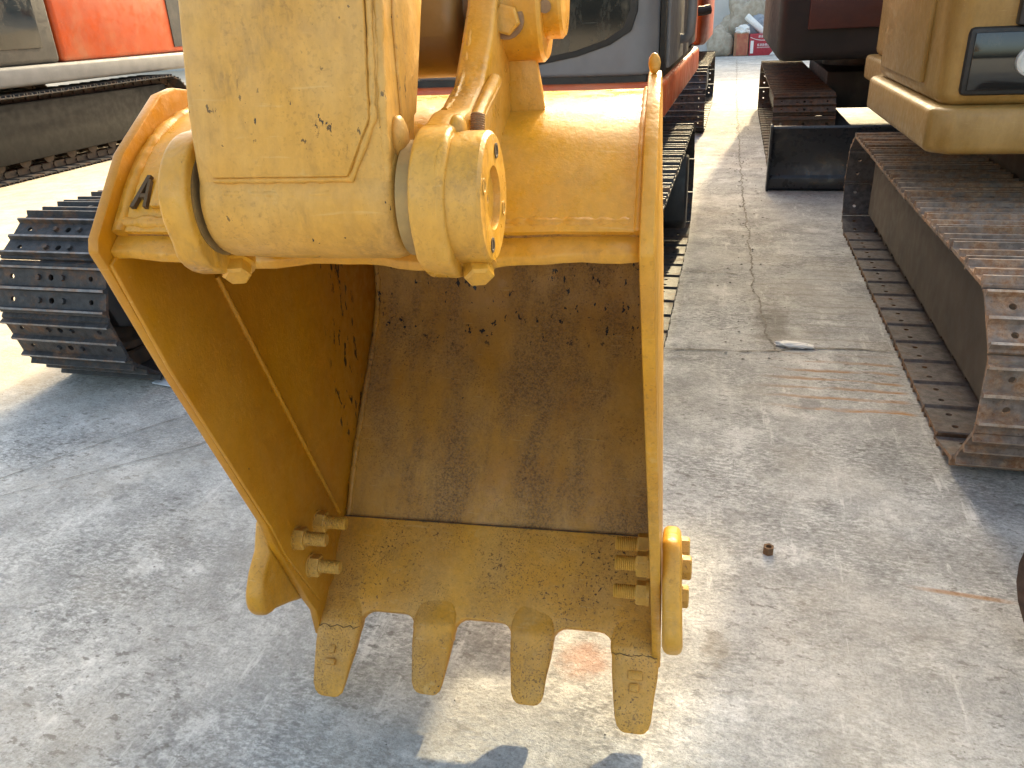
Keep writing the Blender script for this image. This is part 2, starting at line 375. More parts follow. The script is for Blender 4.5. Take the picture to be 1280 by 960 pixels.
# ------------------------------------------------------------------ mesh helpers
class MB:
    def __init__(self):
        self.v = []; self.f = []
    def add(self, vs_, fs):
        o = len(self.v)
        self.v += [tuple(p) for p in vs_]
        self.f += [tuple(i + o for i in q) for q in fs]
        return self
    def box(self, x0, x1, y0, y1, z0, z1):
        vs_ = [(x, y, z) for x in (x0, x1) for y in (y0, y1) for z in (z0, z1)]
        return self.add(vs_, [(0, 1, 3, 2), (4, 6, 7, 5), (0, 4, 5, 1), (2, 3, 7, 6), (0, 2, 6, 4), (1, 5, 7, 3)])
    def prism(self, prof, x0, x1, axis='x'):
        """profile of 2-D points extruded along an axis: x -> (y,z), y -> (x,z), z -> (x,y)"""
        n = len(prof)
        def p3(a, p):
            if axis == 'x': return (a, p[0], p[1])
            if axis == 'y': return (p[0], a, p[1])
            return (p[0], p[1], a)
        vs_ = [p3(x0, p) for p in prof] + [p3(x1, p) for p in prof]
        fs = [tuple(range(n)), tuple(range(2 * n - 1, n - 1, -1))]
        fs += [(i, (i + 1) % n, n + (i + 1) % n, n + i) for i in range(n)]
        return self.add(vs_, fs)
    def lathe(self, prof, p0, axis, seg=24):
        """prof: list of (distance along axis, radius)"""
        axis = Vector(axis).normalized(); p0 = Vector(p0)
        u = axis.orthogonal().normalized(); w = axis.cross(u)
        vs_ = []; fs = []
        for d, r in prof:
            for k in range(seg):
                a = 2 * math.pi * k / seg
                vs_.append(p0 + axis * d + (u * math.cos(a) + w * math.sin(a)) * r)
        for i in range(len(prof) - 1):
            for k in range(seg):
                k2 = (k + 1) % seg
                fs.append((i * seg + k, i * seg + k2, (i + 1) * seg + k2, (i + 1) * seg + k))
        fs.append(tuple(range(seg - 1, -1, -1)))
        fs.append(tuple((len(prof) - 1) * seg + k for k in range(seg)))
        return self.add(vs_, fs)
    def cyl(self, p0, p1, r, seg=24):
        d = Vector(p1) - Vector(p0)
        return self.lathe([(0, r), (d.length, r)], p0, d, seg)
    def tube(self, pts, r, seg=8, wob=0.0, seed=0):
        rnd = random.Random(seed)
        pts = [Vector(p) for p in pts]
        vs_ = []; fs = []
        n = len(pts)
        u = None
        for i, p in enumerate(pts):
            d = (pts[min(i + 1, n - 1)] - pts[max(i - 1, 0)]).normalized()
            if u is None: u = d.orthogonal().normalized()
            u = (u - d * u.dot(d)).normalized()
            w = d.cross(u)
            rr = r * (1 + wob * (rnd.random() - 0.5))
            for k in range(seg):
                a = 2 * math.pi * k / seg
                vs_.append(p + (u * math.cos(a) + w * math.sin(a)) * rr)
        for i in range(n - 1):
            for k in range(seg):
                k2 = (k + 1) % seg
                fs.append((i * seg + k, i * seg + k2, (i + 1) * seg + k2, (i + 1) * seg + k))
        fs.append(tuple(range(seg - 1, -1, -1)))
        fs.append(tuple((n - 1) * seg + k for k in range(seg)))
        return self.add(vs_, fs)
    def loft(self, rings):
        n = len(rings[0]); vs_ = []; fs = []
        for r in rings: vs_ += r
        for i in range(len(rings) - 1):
            for k in range(n):
                k2 = (k + 1) % n
                fs.append((i * n + k, i * n + k2, (i + 1) * n + k2, (i + 1) * n + k))
        fs.append(tuple(range(n - 1, -1, -1)))
        fs.append(tuple((len(rings) - 1) * n + k for k in range(n)))
        return self.add(vs_, fs)
    def mesh(self, name, mat, bevel=0.0, seg=2, angle=35, fn=None, sub=0, jit=0.0):
        bm = bmesh.new()
        bv = [bm.verts.new(p) for p in self.v]
        for q in self.f:
            try: bm.faces.new([bv[i] for i in q])
            except ValueError: pass
        bmesh.ops.recalc_face_normals(bm, faces=bm.faces)
        if bevel > 0:
            es = [e for e in bm.edges if len(e.link_faces) == 2 and e.calc_face_angle(0) > R(angle)]
            bmesh.ops.bevel(bm, geom=es, offset=bevel, segments=seg, affect='EDGES', profile=0.5, clamp_overlap=True)
        if jit:
            for v in bm.verts:
                nv = mnoise.noise_vector(v.co * 18.0)
                v.co += nv * jit
        if fn:
            for v in bm.verts: v.co = Vector(fn(v.co))
        for f in bm.faces: f.smooth = True
        for e in bm.edges:
            if len(e.link_faces) == 2 and e.calc_face_angle(0) > R(angle): e.smooth = False
        me = bpy.data.meshes.new(name)
        bm.to_mesh(me); bm.free()
        if mat is not None: me.materials.append(mat)
        return me
    def obj(self, name, mat, parent=None, **kw):
        return link_obj(name, self.mesh(name, mat, **kw), parent)

def link_obj(name, me, parent=None, mat=None):
    o = bpy.data.objects.new(name, me)
    C.objects.link(o)
    if parent is not None: o.parent = parent
    return o

def thing(name, label, cat, loc=(0, 0, 0), rz=0.0, group=None):
    o = bpy.data.objects.new(name, None)
    C.objects.link(o)
    o.empty_display_size = 0.2
    o.location = loc; o.rotation_euler = (0, 0, rz)
    tag(o, label, cat, group)
    return o

def tag(o, label, cat, group=None):
    o['label'] = label; o['category'] = cat
    if group: o['group'] = group
    return o

def catmull(pts, n=6):
    P = [Vector((*p, 0)) for p in pts]
    P = [P[0] * 2 - P[1]] + P + [P[-1] * 2 - P[-2]]
    out = []
    for i in range(1, len(P) - 2):
        for k in range(n):
            t = k / n
            a, b, c, d = P[i - 1], P[i], P[i + 1], P[i + 2]
            q = 0.5 * ((2 * b) + (c - a) * t + (2 * a - 5 * b + 4 * c - d) * t * t + (3 * b - a - 3 * c + d) * t ** 3)
            out.append((q.x, q.y))
    out.append((P[-2].x, P[-2].y))
    return out

def offset_curve(pts, d):
    out = []
    for i, p in enumerate(pts):
        a = pts[max(i - 1, 0)]; b = pts[min(i + 1, len(pts) - 1)]
        t = Vector((b[0] - a[0], b[1] - a[1])).normalized()
        out.append((p[0] - t.y * d, p[1] + t.x * d))
    return out

def arc(cx_, cy_, r, a0, a1, n=10):
    return [(cx_ + r * math.cos(R(a0 + (a1 - a0) * k / n)), cy_ + r * math.sin(R(a0 + (a1 - a0) * k / n))) for k in range(n + 1)]

# ------------------------------------------------------------------ ground
g = MB()
g.add([(-120, -60, 0), (120, -60, 0), (120, 200, 0), (-120, 200, 0)], [(0, 1, 2, 3)])
ground = g.obj('ground', M['concrete'])
ground['kind'] = 'structure'

def crack(pts, w, seed, step=0.03):
    rnd = random.Random(seed)
    m = MB(); L = []
    off = 0.0
    P = [Vector((*p, 0)) for p in pts]
    for i in range(len(P) - 1):
        n = max(2, int((P[i + 1] - P[i]).length / step))
        for k in range(n):
            L.append(P[i].lerp(P[i + 1], k / n))
    L.append(P[-1])
    vs_ = []; fs = []
    for i, p in enumerate(L):
        d = (L[min(i + 1, len(L) - 1)] - L[max(i - 1, 0)]).normalized()
        nrm = Vector((-d.y, d.x, 0))
        off = off * 0.85 + rnd.uniform(-1, 1) * w * 0.45
        ww = w * rnd.uniform(0.15, 1.0) * (0.3 if i in (0, len(L) - 1) else 1)
        q = p + nrm * off
        vs_ += [q + nrm * ww * 0.5 + Vector((0, 0, .004)), q - nrm * ww * 0.5 + Vector((0, 0, .004))]
    for i in range(len(L) - 1): fs.append((2 * i, 2 * i + 1, 2 * i + 3, 2 * i + 2))
    m.add(vs_, fs)
    return m.obj('crack', M['crack'], ground)

crack([(0.02, 26), (0.05, 15.5), (0.11, 8.9), (0.15, 6.5), (0.165, 5.64), (0.18, 4.6), (0.25, 3.8), (0.27, 3.62)], 0.017, 1, 0.02)
crack([(-0.24, 3.58), (0.1, 3.60), (0.35, 3.66), (0.6, 3.70), (0.80, 3.69)], 0.016, 2)
crack([(-0.22, 4.86), (-0.05, 4.86), (0.15, 4.80)], 0.012, 3)
crack([(-0.2, 9.2), (0.12, 9.15)], 0.012, 4)
crack([(-0.3, 15.2), (0.35, 15.3)], 0.02, 5)
crack([(-3.6, 1.3), (-2.58, 1.952), (-2.42, 2.226), (-2.26, 2.45), (-1.95, 2.8), (-1.6, 3.3)], 0.006, 6)
crack([(-2.6, 1.75), (-2.0, 2.3), (-1.75, 2.6)], 0.005, 7)

# ------------------------------------------------------------------ excavator arm with bucket
BYAW = R(4.2)
root = thing('excavator', 'yellow excavator reaching in with its dusty arm and open four-toothed bucket', 'excavator', (0, 0, 0), BYAW)

def taper(p):
    z = p[2]
    k = 1.0 + 0.055 * max(0.0, min(1.0, (1.24 - z) / 1.1))
    x = -0.40 + (p[0] + 0.40) * k
    if x > -0.40: x -= 0.016 * max(0.0, min(1.0, (z - 0.3) / 0.9)) * (x + 0.40) / 0.40
    return (x, p[1], p[2])

inner = catmull([(1.010, 1.232), (1.075, 1.296), (1.155, 1.345), (1.28, 1.370), (1.42, 1.357), (1.60, 1.300), (1.78, 1.195),
                 (1.93, 1.055), (2.010, 0.92), (2.005, 0.80), (1.935, 0.69), (1.80, 0.545), (1.700, 0.43), (1.62, 0.31)], 5)
outer = offset_curve(inner, 0.016)
XL, XR = -0.785, -0.015

# shell: inner sheet (worn) is the bucket mesh itself, outer sheet painted
def sheet(prof, thick_prof, x0, x1, nx=14, jit=0.0016):
    m = MB(); vs_ = []; fs = []
    n = len(prof)
    for s_, pr in ((0, prof), (1, thick_prof)):
        for j in range(nx + 1):
            x = x0 + (x1 - x0) * j / nx
            for p in pr: vs_.append((x, p[0], p[1]))
    def ix(s_, j, i): return s_ * (nx + 1) * n + j * n + i
    for s_ in (0, 1):
        for j in range(nx):
            for i in range(n - 1):
                fs.append((ix(s_, j, i), ix(s_, j + 1, i), ix(s_, j + 1, i + 1), ix(s_, j, i + 1)))
    for j in range(nx):
        fs.append((ix(0, j, 0), ix(1, j, 0), ix(1, j + 1, 0), ix(0, j + 1, 0)))
        fs.append((ix(0, j, n - 1), ix(0, j + 1, n - 1), ix(1, j + 1, n - 1), ix(1, j, n - 1)))
    for i in range(n - 1):
        fs.append((ix(0, 0, i), ix(0, 0, i + 1), ix(1, 0, i + 1), ix(1, 0, i)))
        fs.append((ix(0, nx, i), ix(1, nx, i), ix(1, nx, i + 1), ix(0, nx, i + 1)))
    m.add(vs_, fs)
    return m
mid = offset_curve(inner, 0.008)
bucket = sheet(inner, mid, XL, XR).obj('bucket', M['inner'], root, fn=taper, jit=0.0025, angle=50)
bucket['label'] = 'dented yellow four-toothed bucket, worn brown inside'
mid2 = offset_curve(inner, 0.0083)
sheet(mid2, outer, XL, XR).obj('outer_shell', M['shell'], bucket, fn=taper, jit=0.002, angle=50)

# front bar along the top edge of the opening
fb = MB()
fbp = [(1.020, 1.243), (0.985, 1.219), (0.990, 1.205), (1.012, 1.205), (1.034, 1.226)]
nb = 30
rings = []
for k in range(nb + 1):
    x = XL + (XR - XL) * k / nb
    w = 0.004 * math.sin(k * 1.7) + 0.003 * math.sin(k * 0.6)
    sag = -0.012 * math.exp(-((x + 0.28) / 0.12) ** 2) - 0.012 * math.exp(-((x + 0.58) / 0.12) ** 2)
    rings.append([(x, p[0] + (w + sag * 0.5 if i in (1, 2) else 0), p[1] + (sag if i in (1, 2, 3) else 0)) for i, p in enumerate(fbp)])
fb.loft(rings)
fb.obj('front_bar', M['plate'], bucket, bevel=0.003, fn=taper)

def bead(pts, r, name='weld_bead', mat='plate', seed=1, wob=0.5, step=0.007):
    P = [Vector(p) for p in pts]; L = []
    for i in range(len(P) - 1):
        n = max(1, int((P[i + 1] - P[i]).length / step))
        for k in range(n): L.append(P[i].lerp(P[i + 1], k / n))
    L.append(P[-1])
    m = MB(); m.tube(L, r, 8, wob, seed)
    return m.obj(name, M[mat], bucket, fn=taper, angle=80)

oi = [outer[i] for i in range(0, 22)]
bead([(x, 1.014, 1.250) for x in (-0.235, -0.18, -0.12, -0.03)], 0.0085, seed=3, wob=0.35)
bead([(x, 1.012, 1.252) for x in (-0.78, -0.70, -0.62)], 0.010, seed=4)
bead([(-0.018, p[0] + 0.002, p[1] - 0.002) for p in oi], 0.006, seed=5, wob=0.3)
bead([(-0.773, p[0] + 0.003, p[1] - 0.003) for p in oi], 0.010, seed=6, wob=0.35, step=0.009)
bead([(XL + 0.008, p[0], p[1]) for p in inner], 0.008, seed=7, mat='inner')
bead([(XR - 0.008, p[0], p[1]) for p in inner], 0.008, seed=8, mat='inner')

# side plates
side = [(1.40, 0.115), (1.392, 0.20), (1.365, 0.255), (1.285, 0.445), (1.262, 0.50), (1.248, 0.555), (1.05, 1.005), (0.978, 1.185), (0.962, 1.222), (0.968, 1.240), (1.068, 1.342), (1.19, 1.412), (1.235, 1.418), (1.30, 1.408)]
o2 = offset_curve(inner, 0.022)
back = [p for p in o2 if p[0] > 1.36 or p[1] < 0.9]
side = side + back + [(1.60, 0.275), (1.47, 0.150)]
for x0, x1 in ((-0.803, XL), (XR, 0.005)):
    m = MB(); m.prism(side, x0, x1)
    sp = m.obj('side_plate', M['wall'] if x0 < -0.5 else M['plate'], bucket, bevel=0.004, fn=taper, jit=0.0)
# proud front strip inside the left plate, its edge running down to the bolts
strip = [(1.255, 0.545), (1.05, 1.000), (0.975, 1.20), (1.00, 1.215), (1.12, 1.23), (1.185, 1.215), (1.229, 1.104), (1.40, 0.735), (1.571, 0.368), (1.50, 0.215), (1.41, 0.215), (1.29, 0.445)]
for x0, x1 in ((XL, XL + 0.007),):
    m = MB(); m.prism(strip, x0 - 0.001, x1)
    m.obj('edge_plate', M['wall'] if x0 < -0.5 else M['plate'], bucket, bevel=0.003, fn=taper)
bead([(XL + 0.009, 1.229, 1.104), (XL + 0.009, 1.40, 0.735), (XL + 0.009, 1.571, 0.368)], 0.0055, seed=9, mat='wall', wob=0.25)
# weld knobs at the plate tips
for x, rr in ((-0.007, 0.009),):
    m = MB(); rings = []
    for k in range(7):
        a = math.pi * k / 6
        r_ = max(0.0005, rr * math.sin(a))
        rings.append([(x + r_ * math.cos(2 * math.pi * j / 10), 1.215 - 0.0 + r_ * 0.9 * math.sin(2 * math.pi * j / 10), 1.428 - rr * 1.5 * math.cos(a)) for j in range(10)])
    m.loft(rings); m.obj('weld_knob', M['plate'], bucket, angle=80, fn=taper, jit=0.002)

# lip plate, in floor coordinates: origin at seam, s forward-down, n up out of the floor
S0 = Vector((1.625, 0.318)); S1 = Vector((1.287, 0.032))
sd = (S1 - S0).normalized(); sn = Vector((-(-sd.y), -sd.x)).normalized()
sn = Vector((sd.y, -sd.x)); sn = sn if sn.y > 0 else -sn
def fl(x, s, n): 
    p = S0 + sd * s + sn * n
    return (x, p.x, p.y)
SL = (S1 - S0).length                      # about .44
TX = [-0.742, -0.512, -0.282, -0.050]
TL = [SL, SL - 0.030, SL - 0.030, SL + 0.004]
HW = [0.053, 0.050, 0.050, 0.054]
ROOT = 0.232
edge = [(-0.790, 0.0), (-0.012, 0.0)]
outline = [(-0.795, 0.0), (-0.005, 0.0), (0.0, 0.195), (0.004, 0.245)]
for i in (3, 2, 1, 0):
    hw = HW[i] - 0.002
    rt, lt = TX[i] + hw, TX[i] - hw
    if i < 3:
        # scallop between tooth i+1 and tooth i, walked right to left
        a = TX[i + 1] - HW[i + 1] + 0.002; b = rt
        r_ = 0.030
        outline += [(a - r_ + r_ * math.cos(R(t)), ROOT + 0.032 - r_ * math.sin(R(t))) for t in (0, 20, 45, 70, 90)]
        outline += [(b + r_ - r_ * math.cos(R(t)), ROOT + 0.032 - r_ * math.sin(R(t))) for t in (90, 70, 45, 20, 0)]
    outline += [(rt, ROOT + 0.055), (lt, ROOT + 0.055)]
outline += [(-0.806, 0.245), (-0.802, 0.195)]
m = MB()
n = len(outline)
vs_ = [fl(x, s, 0.010) for x, s in outline] + [fl(x, s, -0.022) for x, s in outline]
fs = [tuple(range(n)), tuple(range(2 * n - 1, n - 1, -1))] + [(i, (i + 1) % n, n + (i + 1) % n, n + i) for i in range(n)]
m.add(vs_, fs)
m.obj('lip_plate', M['lip'], bucket, bevel=0.005, seg=3, fn=taper, jit=0.0)
# seam line between lip and sheet
m = MB(); m.tube([fl(XL + (XR - XL) * k / 60, 0.001, 0.0085 + 0.0008 * math.sin(k * 2.1)) for k in range(61)], 0.0016, 6, 0.9, 11)
m.obj('lip_seam', M['groove'], bucket, fn=taper)

# teeth
def tooth(i):
    x = TX[i]; hw = HW[i]; L = TL[i]; s0 = ROOT - 0.075
    secs = []
    for t, wk, up, dn in ((0.0, 0.70, 0.003, 0.020), (0.14, 0.86, 0.0096, 0.03), (0.25, 0.98, 0.0145, 0.034), (0.36, 1.02, 0.022, 0.034), (0.42, 1.0, 0.0225, 0.034), (0.44, 0.965, 0.0195, 0.032), (0.58, 0.92, 0.017, 0.028),
                          (0.74, 0.82, 0.011, 0.022), (0.90, 0.72, 0.003, 0.017), (0.96, 0.62, -0.002, 0.014), (0.99, 0.46, -0.006, 0.010), (1.0, 0.30, -0.008, 0.009)):
        s = s0 + (L - s0) * t
        w = hw * wk
        ring = []
        for k in range(20):
            a = 2 * math.pi * k / 20
            ca, sa = math.cos(a), math.sin(a)
            e = 0.56
            px = w * math.copysign(abs(ca) ** e, ca)
            pz = math.copysign(abs(sa) ** e, sa)
            pz = up * pz if pz > 0 else dn * pz
            if up < 0: pz = (up + -dn) / 2 + pz * 0 + (up + dn) / 2 * math.copysign(abs(sa) ** e, sa)
            ring.append(fl(x + px, s, pz))
        secs.append(ring)
    m = MB(); m.loft(secs)
    t_ = m.obj('tooth', M['tooth'], bucket, fn=taper, angle=60, jit=0.0025)
    return t_
for i in range(4): tooth(i)
for i in (0, 3):
    sj = (ROOT - 0.075) + (TL[i] - ROOT + 0.075) * 0.435
    rj = random.Random(40 + i)
    m = MB(); m.tube([fl(TX[i] + HW[i] * 0.93 * (k / 12 * 2 - 1), sj + rj.uniform(-0.004, 0.004), 0.0200 + (0.0012 if 0 < k < 12 else -0.006)) for k in range(13)], 0.0009, 6, 0.8, i)
    m.obj('tooth_joint', M['groove'], bucket, fn=taper)
for x, s, hx, hs in ((-0.745, 0.335, 0.008, 0.010), (-0.744, 0.365, 0.013, 0.007), (-0.048, 0.325, 0.016, 0.010), (-0.050, 0.352, 0.010, 0.009)):
    m = MB()
    vs_ = [fl(x + a * hx, s + b * hs, c) for c in (0.006, 0.0205) for a, b in ((-1, -1), (1, -1), (1, 1), (-1, 1))]
    m.add(vs_, [(0, 1, 2, 3), (7, 6, 5, 4), (0, 4, 5, 1), (1, 5, 6, 2), (2, 6, 7, 3), (3, 7, 4, 0)])
    m.obj('casting_mark', M['tooth'], bucket, bevel=0.003, fn=taper)

# side cutters and their bolts
cut = [(1.325, 0.535), (1.300, 0.520), (1.272, 0.465), (1.236, 0.435)] + arc(1.262, 0.372, 0.058, 150, 268, 8) + [(1.33, 0.275), (1.42, 0.215), (1.50, 0.24), (1.53, 0.33), (1.50, 0.44), (1.42, 0.50)]
for x0, x1 in ((-0.845, -0.805), (0.008, 0.046)):
    m = MB(); m.prism(cut, x0, x1)
    m.obj('side_cutter', M['plate'], bucket, bevel=0.0145, seg=4, fn=taper, jit=0.0015)

def bolt(x, y, z, dx, th=0.05, name='bolt', hexr=0.0265):
    """washer, hexagonal nut and threaded end pointing along dx"""
    m = MB()
    ax = (dx, 0, 0)
    m.lathe([(0, 0.0285), (0.007, 0.0285)], (x, y, z), ax, 20)
    m.lathe([(0.007, hexr), (0.026, hexr), (0.029, hexr * 0.9)], (x, y, z), ax, 6)
    pr = [(0.028, 0.0165)]
    d = 0.030
    while d < 0.028 + th - 0.004:
        pr += [(d, 0.0162), (d + 0.002, 0.0145)]
        d += 0.0042
    pr += [(0.028 + th - 0.003, 0.016), (0.028 + th, 0.0125)]
    m.lathe(pr, (x, y, z), ax, 16)
    return m.obj(name, M['bolt'], bucket, angle=28)
def bolt_head(x, y, z, dx, r=0.025, h=0.019, parent=None, mat='bolt', name='bolt_head'):
    m = MB()
    m.lathe([(0, r * 1.1), (0.004, r * 1.1)], (x, y, z), (dx, 0, 0), 20)
    m.lathe([(0.004, r), (h, r), (h + 0.003, r * 0.85)], (x, y, z), (dx, 0, 0), 6)
    return m.obj(name, M[mat], parent or bucket, angle=28)
BP = [(1.346, 0.452), (1.455, 0.420), (1.388, 0.342)]
for y, z in BP:
    bolt(-0.798, y, z, 1)
    bolt_head(-0.858, y, z, -1)
for (y, z), th in zip(BP, (0.045, 0.05, 0.05)):
    bolt(-0.004, y, z, -1, th)
    bolt_head(0.058, y, z, 1)

# letter A and pad on the outer face, left of the hinge
def face_pt(x, s, h):     # point on the sloped outer face, s up along it, h off the face
    return (x, 1.0 + 0.7071 * s - 0.7071 * h, 1.245 + 0.7071 * s + 0.7071 * h)
def face_quad(pts, h0, h1, name, mat, bev=0.0):
    n = len(pts); m = MB()
    m.add([face_pt(x, s, h0) for x, s in pts] + [face_pt(x, s, h1) for x, s in pts],
          [tuple(range(n)), tuple(range(2 * n - 1, n - 1, -1))] + [(i, (i + 1) % n, n + (i + 1) % n, n + i) for i in range(n)])
    return m.obj(name, M[mat], bucket, bevel=bev)
face_quad([(-0.728, 0.034), (-0.690, 0.034), (-0.690, 0.092), (-0.728, 0.092)], -0.002, 0.010, 'raised_pad', 'plate', 0.002)
face_quad([(-0.760, 0.034), (-0.7535, 0.034), (-0.7395, 0.087), (-0.7455, 0.087)], 0.001, 0.0085, 'letter_stroke', 'groove')  # proud bars, coloured dark so the strokes look recessed and shaded
face_quad([(-0.7395, 0.034), (-0.7340, 0.034), (-0.7385, 0.080), (-0.7425, 0.080)], 0.001, 0.0083, 'letter_stroke', 'groove')
face_quad([(-0.750, 0.050), (-0.738, 0.050), (-0.738, 0.056), (-0.749, 0.056)], 0.001, 0.0081, 'letter_stroke', 'groove')

# ears with pin bosses
PY, PZ = 0.870, 1.315
UY, UZ = 1.215, 1.512
ear = arc(PY, PZ, 0.080, 85, 205, 12) + arc(PY + 0.002, PZ - 0.004, 0.086, 215, 305, 8) + [(0.955, 1.235), (1.00, 1.232), (1.08, 1.29), (1.20, 1.355), (1.33, 1.372), (1.315, 1.44), (1.30, 1.48)] + arc(UY, UZ, 0.078, 0, 140, 10) + [(1.115, 1.515), (1.075, 1.470), (1.02, 1.425), (0.955, 1.404), (0.91, 1.402)]
for x0, x1 in ((-0.556, -0.522), (-0.266, -0.226)):
    m = MB(); m.prism(ear, x0, x1)
    m.obj('ear', M['ear'], bucket, bevel=0.006, seg=3, jit=0.002)
# right end cap of the lower pin
m = MB()
m.lathe([(0, 0.073), (0.034, 0.073), (0.038, 0.069), (0.038, 0.035), (0.030, 0.0335), (0.030, 0.006), (0.028, 0.004)], (-0.227, PY, PZ), (1, 0, 0), 40)
cap = m.obj('pin_cap', M['ear'], bucket, angle=40, jit=0.0008)
m = MB(); m.lathe([(0, 0.0032), (0.0006, 0.0032)], (-0.1975, PY, PZ), (1, 0, 0), 10); m.obj('grease_hole', M['groove'], bucket)
for a in (65, 155, 245, 335):
    yy, zz = PY + 0.053 * math.cos(R(a)), PZ + 0.053 * math.sin(R(a))
    m = MB(); m.lathe([(0, 0.0085), (0.0012, 0.0085), (0.0012, 0.006), (0.0002, 0.005)], (-0.1890, yy, zz), (1, 0, 0), 14)
    m.obj('cap_bolt_hole', M['groove'] if a in (65, 245) else M['bolt'], bucket, angle=30)
# left collar outside the arm, and the lower set bolts
m = MB(); m.lathe([(0, 0.064), (0.006, 0.066), (0.0062, 0.052), (0.012, 0.052)], (-0.526, PY, PZ), (1, 0, 0), 36)
m.obj('collar', M['washer'], bucket, angle=40, jit=0.001)
for x in (-0.284,):
    m = MB(); m.lathe([(0, 0.052), (0.006, 0.054), (0.0062, 0.064), (0.022, 0.065)], (x - 0.006, PY, PZ), (1, 0, 0), 36)
    m.obj('collar', M['washer'], bucket, angle=40)
for x, y, z in ((-0.208, 0.850, 1.238), (-0.520, 0.868, 1.230)):
    m = MB(); ax = Vector((0.25, -0.75, -0.6))
    m.lathe([(-0.010, 0.0175), (0.011, 0.0175), (0.014, 0.014)], (x, y, z), ax, 6)
    m.lathe([(-0.018, 0.022), (-0.004, 0.022)], (x, y, z), ax, 20)
    m.obj('set_bolt', M['ear'], bucket, angle=28)
# weld blobs on the right ear
def blob(x, y, z, r, mat='ear', sq=(1, 1, 1), seed=0):
    m = MB(); rings = []
    for k in range(1, 8):
        a = math.pi * k / 8
        rings.append([(x + sq[0] * r * math.sin(a) * math.cos(2 * math.pi * j / 12), y + sq[1] * r * math.sin(a) * math.sin(2 * math.pi * j / 12), z - sq[2] * r * math.cos(a)) for j in range(12)])
    m.loft(rings)
    return m.obj('weld_blob', M[mat], bucket, angle=80, jit=r * 0.25)
blob(-0.228, 0.880, 1.388, 0.014, sq=(0.7, 1, 1.2))
bead([(-0.227, PY + 0.076 * math.cos(R(a)), PZ + 0.076 * math.sin(R(a))) for a in range(60, 320, 10)], 0.0045, seed=21, mat='ear')
edge_pts = [(-0.250, 0.93, 1.405), (-0.250, 0.98, 1.412), (-0.250, 1.035, 1.437), (-0.250, 1.085, 1.482), (-0.250, 1.125, 1.522), (-0.250, 1.14, 1.56)]
bead([(x, y + 0.003, z - 0.003) for x, y, z in edge_pts], 0.0035, seed=22, mat='ear', wob=0.9)
# vertical stiffener bar and stud on the outside of the right ear
m = MB(); m.tube([(-0.222, 0.93, 1.385), (-0.219, 0.99, 1.408), (-0.219, 1.05, 1.425)], 0.0095, 10, 0.2, 4)
m.obj('stiffener_rod', M['ear'], bucket, angle=60)
m = MB()
pr = []
d = 0.0
while d < 0.022: pr += [(d, 0.0085), (d + 0.0013, 0.0077)]; d += 0.0026
m.lathe(pr, (-0.212, 0.905, 1.380), (0, 0.45, 1), 16)
m.obj('threaded_stud', M['bare'], bucket, angle=28)
# upper pin boss on the right ear
m = MB(); m.lathe([(0, 0.076), (0.050, 0.076), (0.055, 0.071)], (-0.228, UY, UZ), (1, 0, 0), 36); m.obj('upper_boss', M['ear'], bucket, angle=40, jit=0.001)
m = MB(); m.lathe([(0, 0.058), (0.036, 0.058), (0.040, 0.054)], (-0.187, UY, UZ + 0.012), (1, 0, 0), 32); m.obj('upper_pin_end', M['ear'], bucket, angle=40)
m = MB(); ax = Vector((0.0, -0.93, 0.05))
m.lathe([(0, 0.020), (0.012, 0.020), (0.014, 0.017)], (-0.218, UY - 0.074, UZ - 0.018), ax, 6); m.obj('boss_bolt', M['ear'], bucket, angle=28)
m = MB(); m.lathe([(0, 0.0245), (0.003, 0.0245)], (-0.218, UY - 0.073, UZ - 0.018), ax, 20); m.obj('boss_washer', M['bare'], bucket, angle=28)
m = MB(); m.lathe([(0, 0.0085), (0.006, 0.0085)], (-0.168, UY - 0.055, UZ - 0.004), (0.1, -1, 0.0), 12); m.obj('grease_fitting', M['bare'], bucket, angle=28)
# gusset from upper boss to shell
m = MB(); m.prism([(-0.236, 1.350), (-0.172, 1.350), (-0.188, 1.446), (-0.236, 1.446)], 1.190, 1.208, 'y'); m.obj('gusset', M['ear'], bucket, bevel=0.003)

# arm
AX0, AX1 = -0.514, -0.290
def armx(p): return p
arm_prof = [(0.812, 1.318), (0.811, 1.338), (0.818, 1.415), (0.843, 1.530), (1.25, 3.05), (1.31, 3.20), (1.77, 3.20), (1.72, 2.75), (1.33, 2.05), (0.995, 1.53), (0.932, 1.405), (0.915, 1.36), (0.905, 1.325)]
m = MB(); m.prism(arm_prof, AX0, AX1)
arm = m.obj('arm', M['arm'], root, bevel=0.007, seg=3)
m = MB(); m.lathe([(0, 0.058), (0.004, 0.064), (0.012, 0.067), (0.112, 0.068), (0.214, 0.067), (0.224, 0.064), (0.229, 0.056)], (-0.516, PY, PZ), (1, 0, 0), 48)
m.obj('boss_tube', M['arm'], arm, angle=50, jit=0.0015)
# raised front plate with its slanted lower corner
def af(x, z, h):          # point on the arm's front face
    if z < 1.415: y = 0.811 + (z - 1.338) * (0.818 - 0.811) / 0.077
    elif z < 1.53: y = 0.818 + (z - 1.415) * (0.843 - 0.818) / 0.115
    else: y = 0.843 + (z - 1.53) * (1.25 - 0.843) / 1.52
    return (x, y - h, z)
m = MB()
fp = [(-0.490, 1.352), (-0.333, 1.352), (-0.304, 1.410), (-0.304, 1.53), (-0.304, 3.0), (-0.505, 3.0), (-0.505, 1.53), (-0.503, 1.375)]
n = len(fp)
cen = [af(-0.43, 1.425, 0.008)]
vs_ = [af(x, z, 0.008) for x, z in fp] + [af(x, z, -0.004) for x, z in fp]
m.add(vs_, [(0, 1, 2, 3, 6, 7), (3, 4, 5, 6), tuple(range(2 * n - 1, n - 1, -1))] + [(i, (i + 1) % n, n + (i + 1) % n, n + i) for i in range(n)])
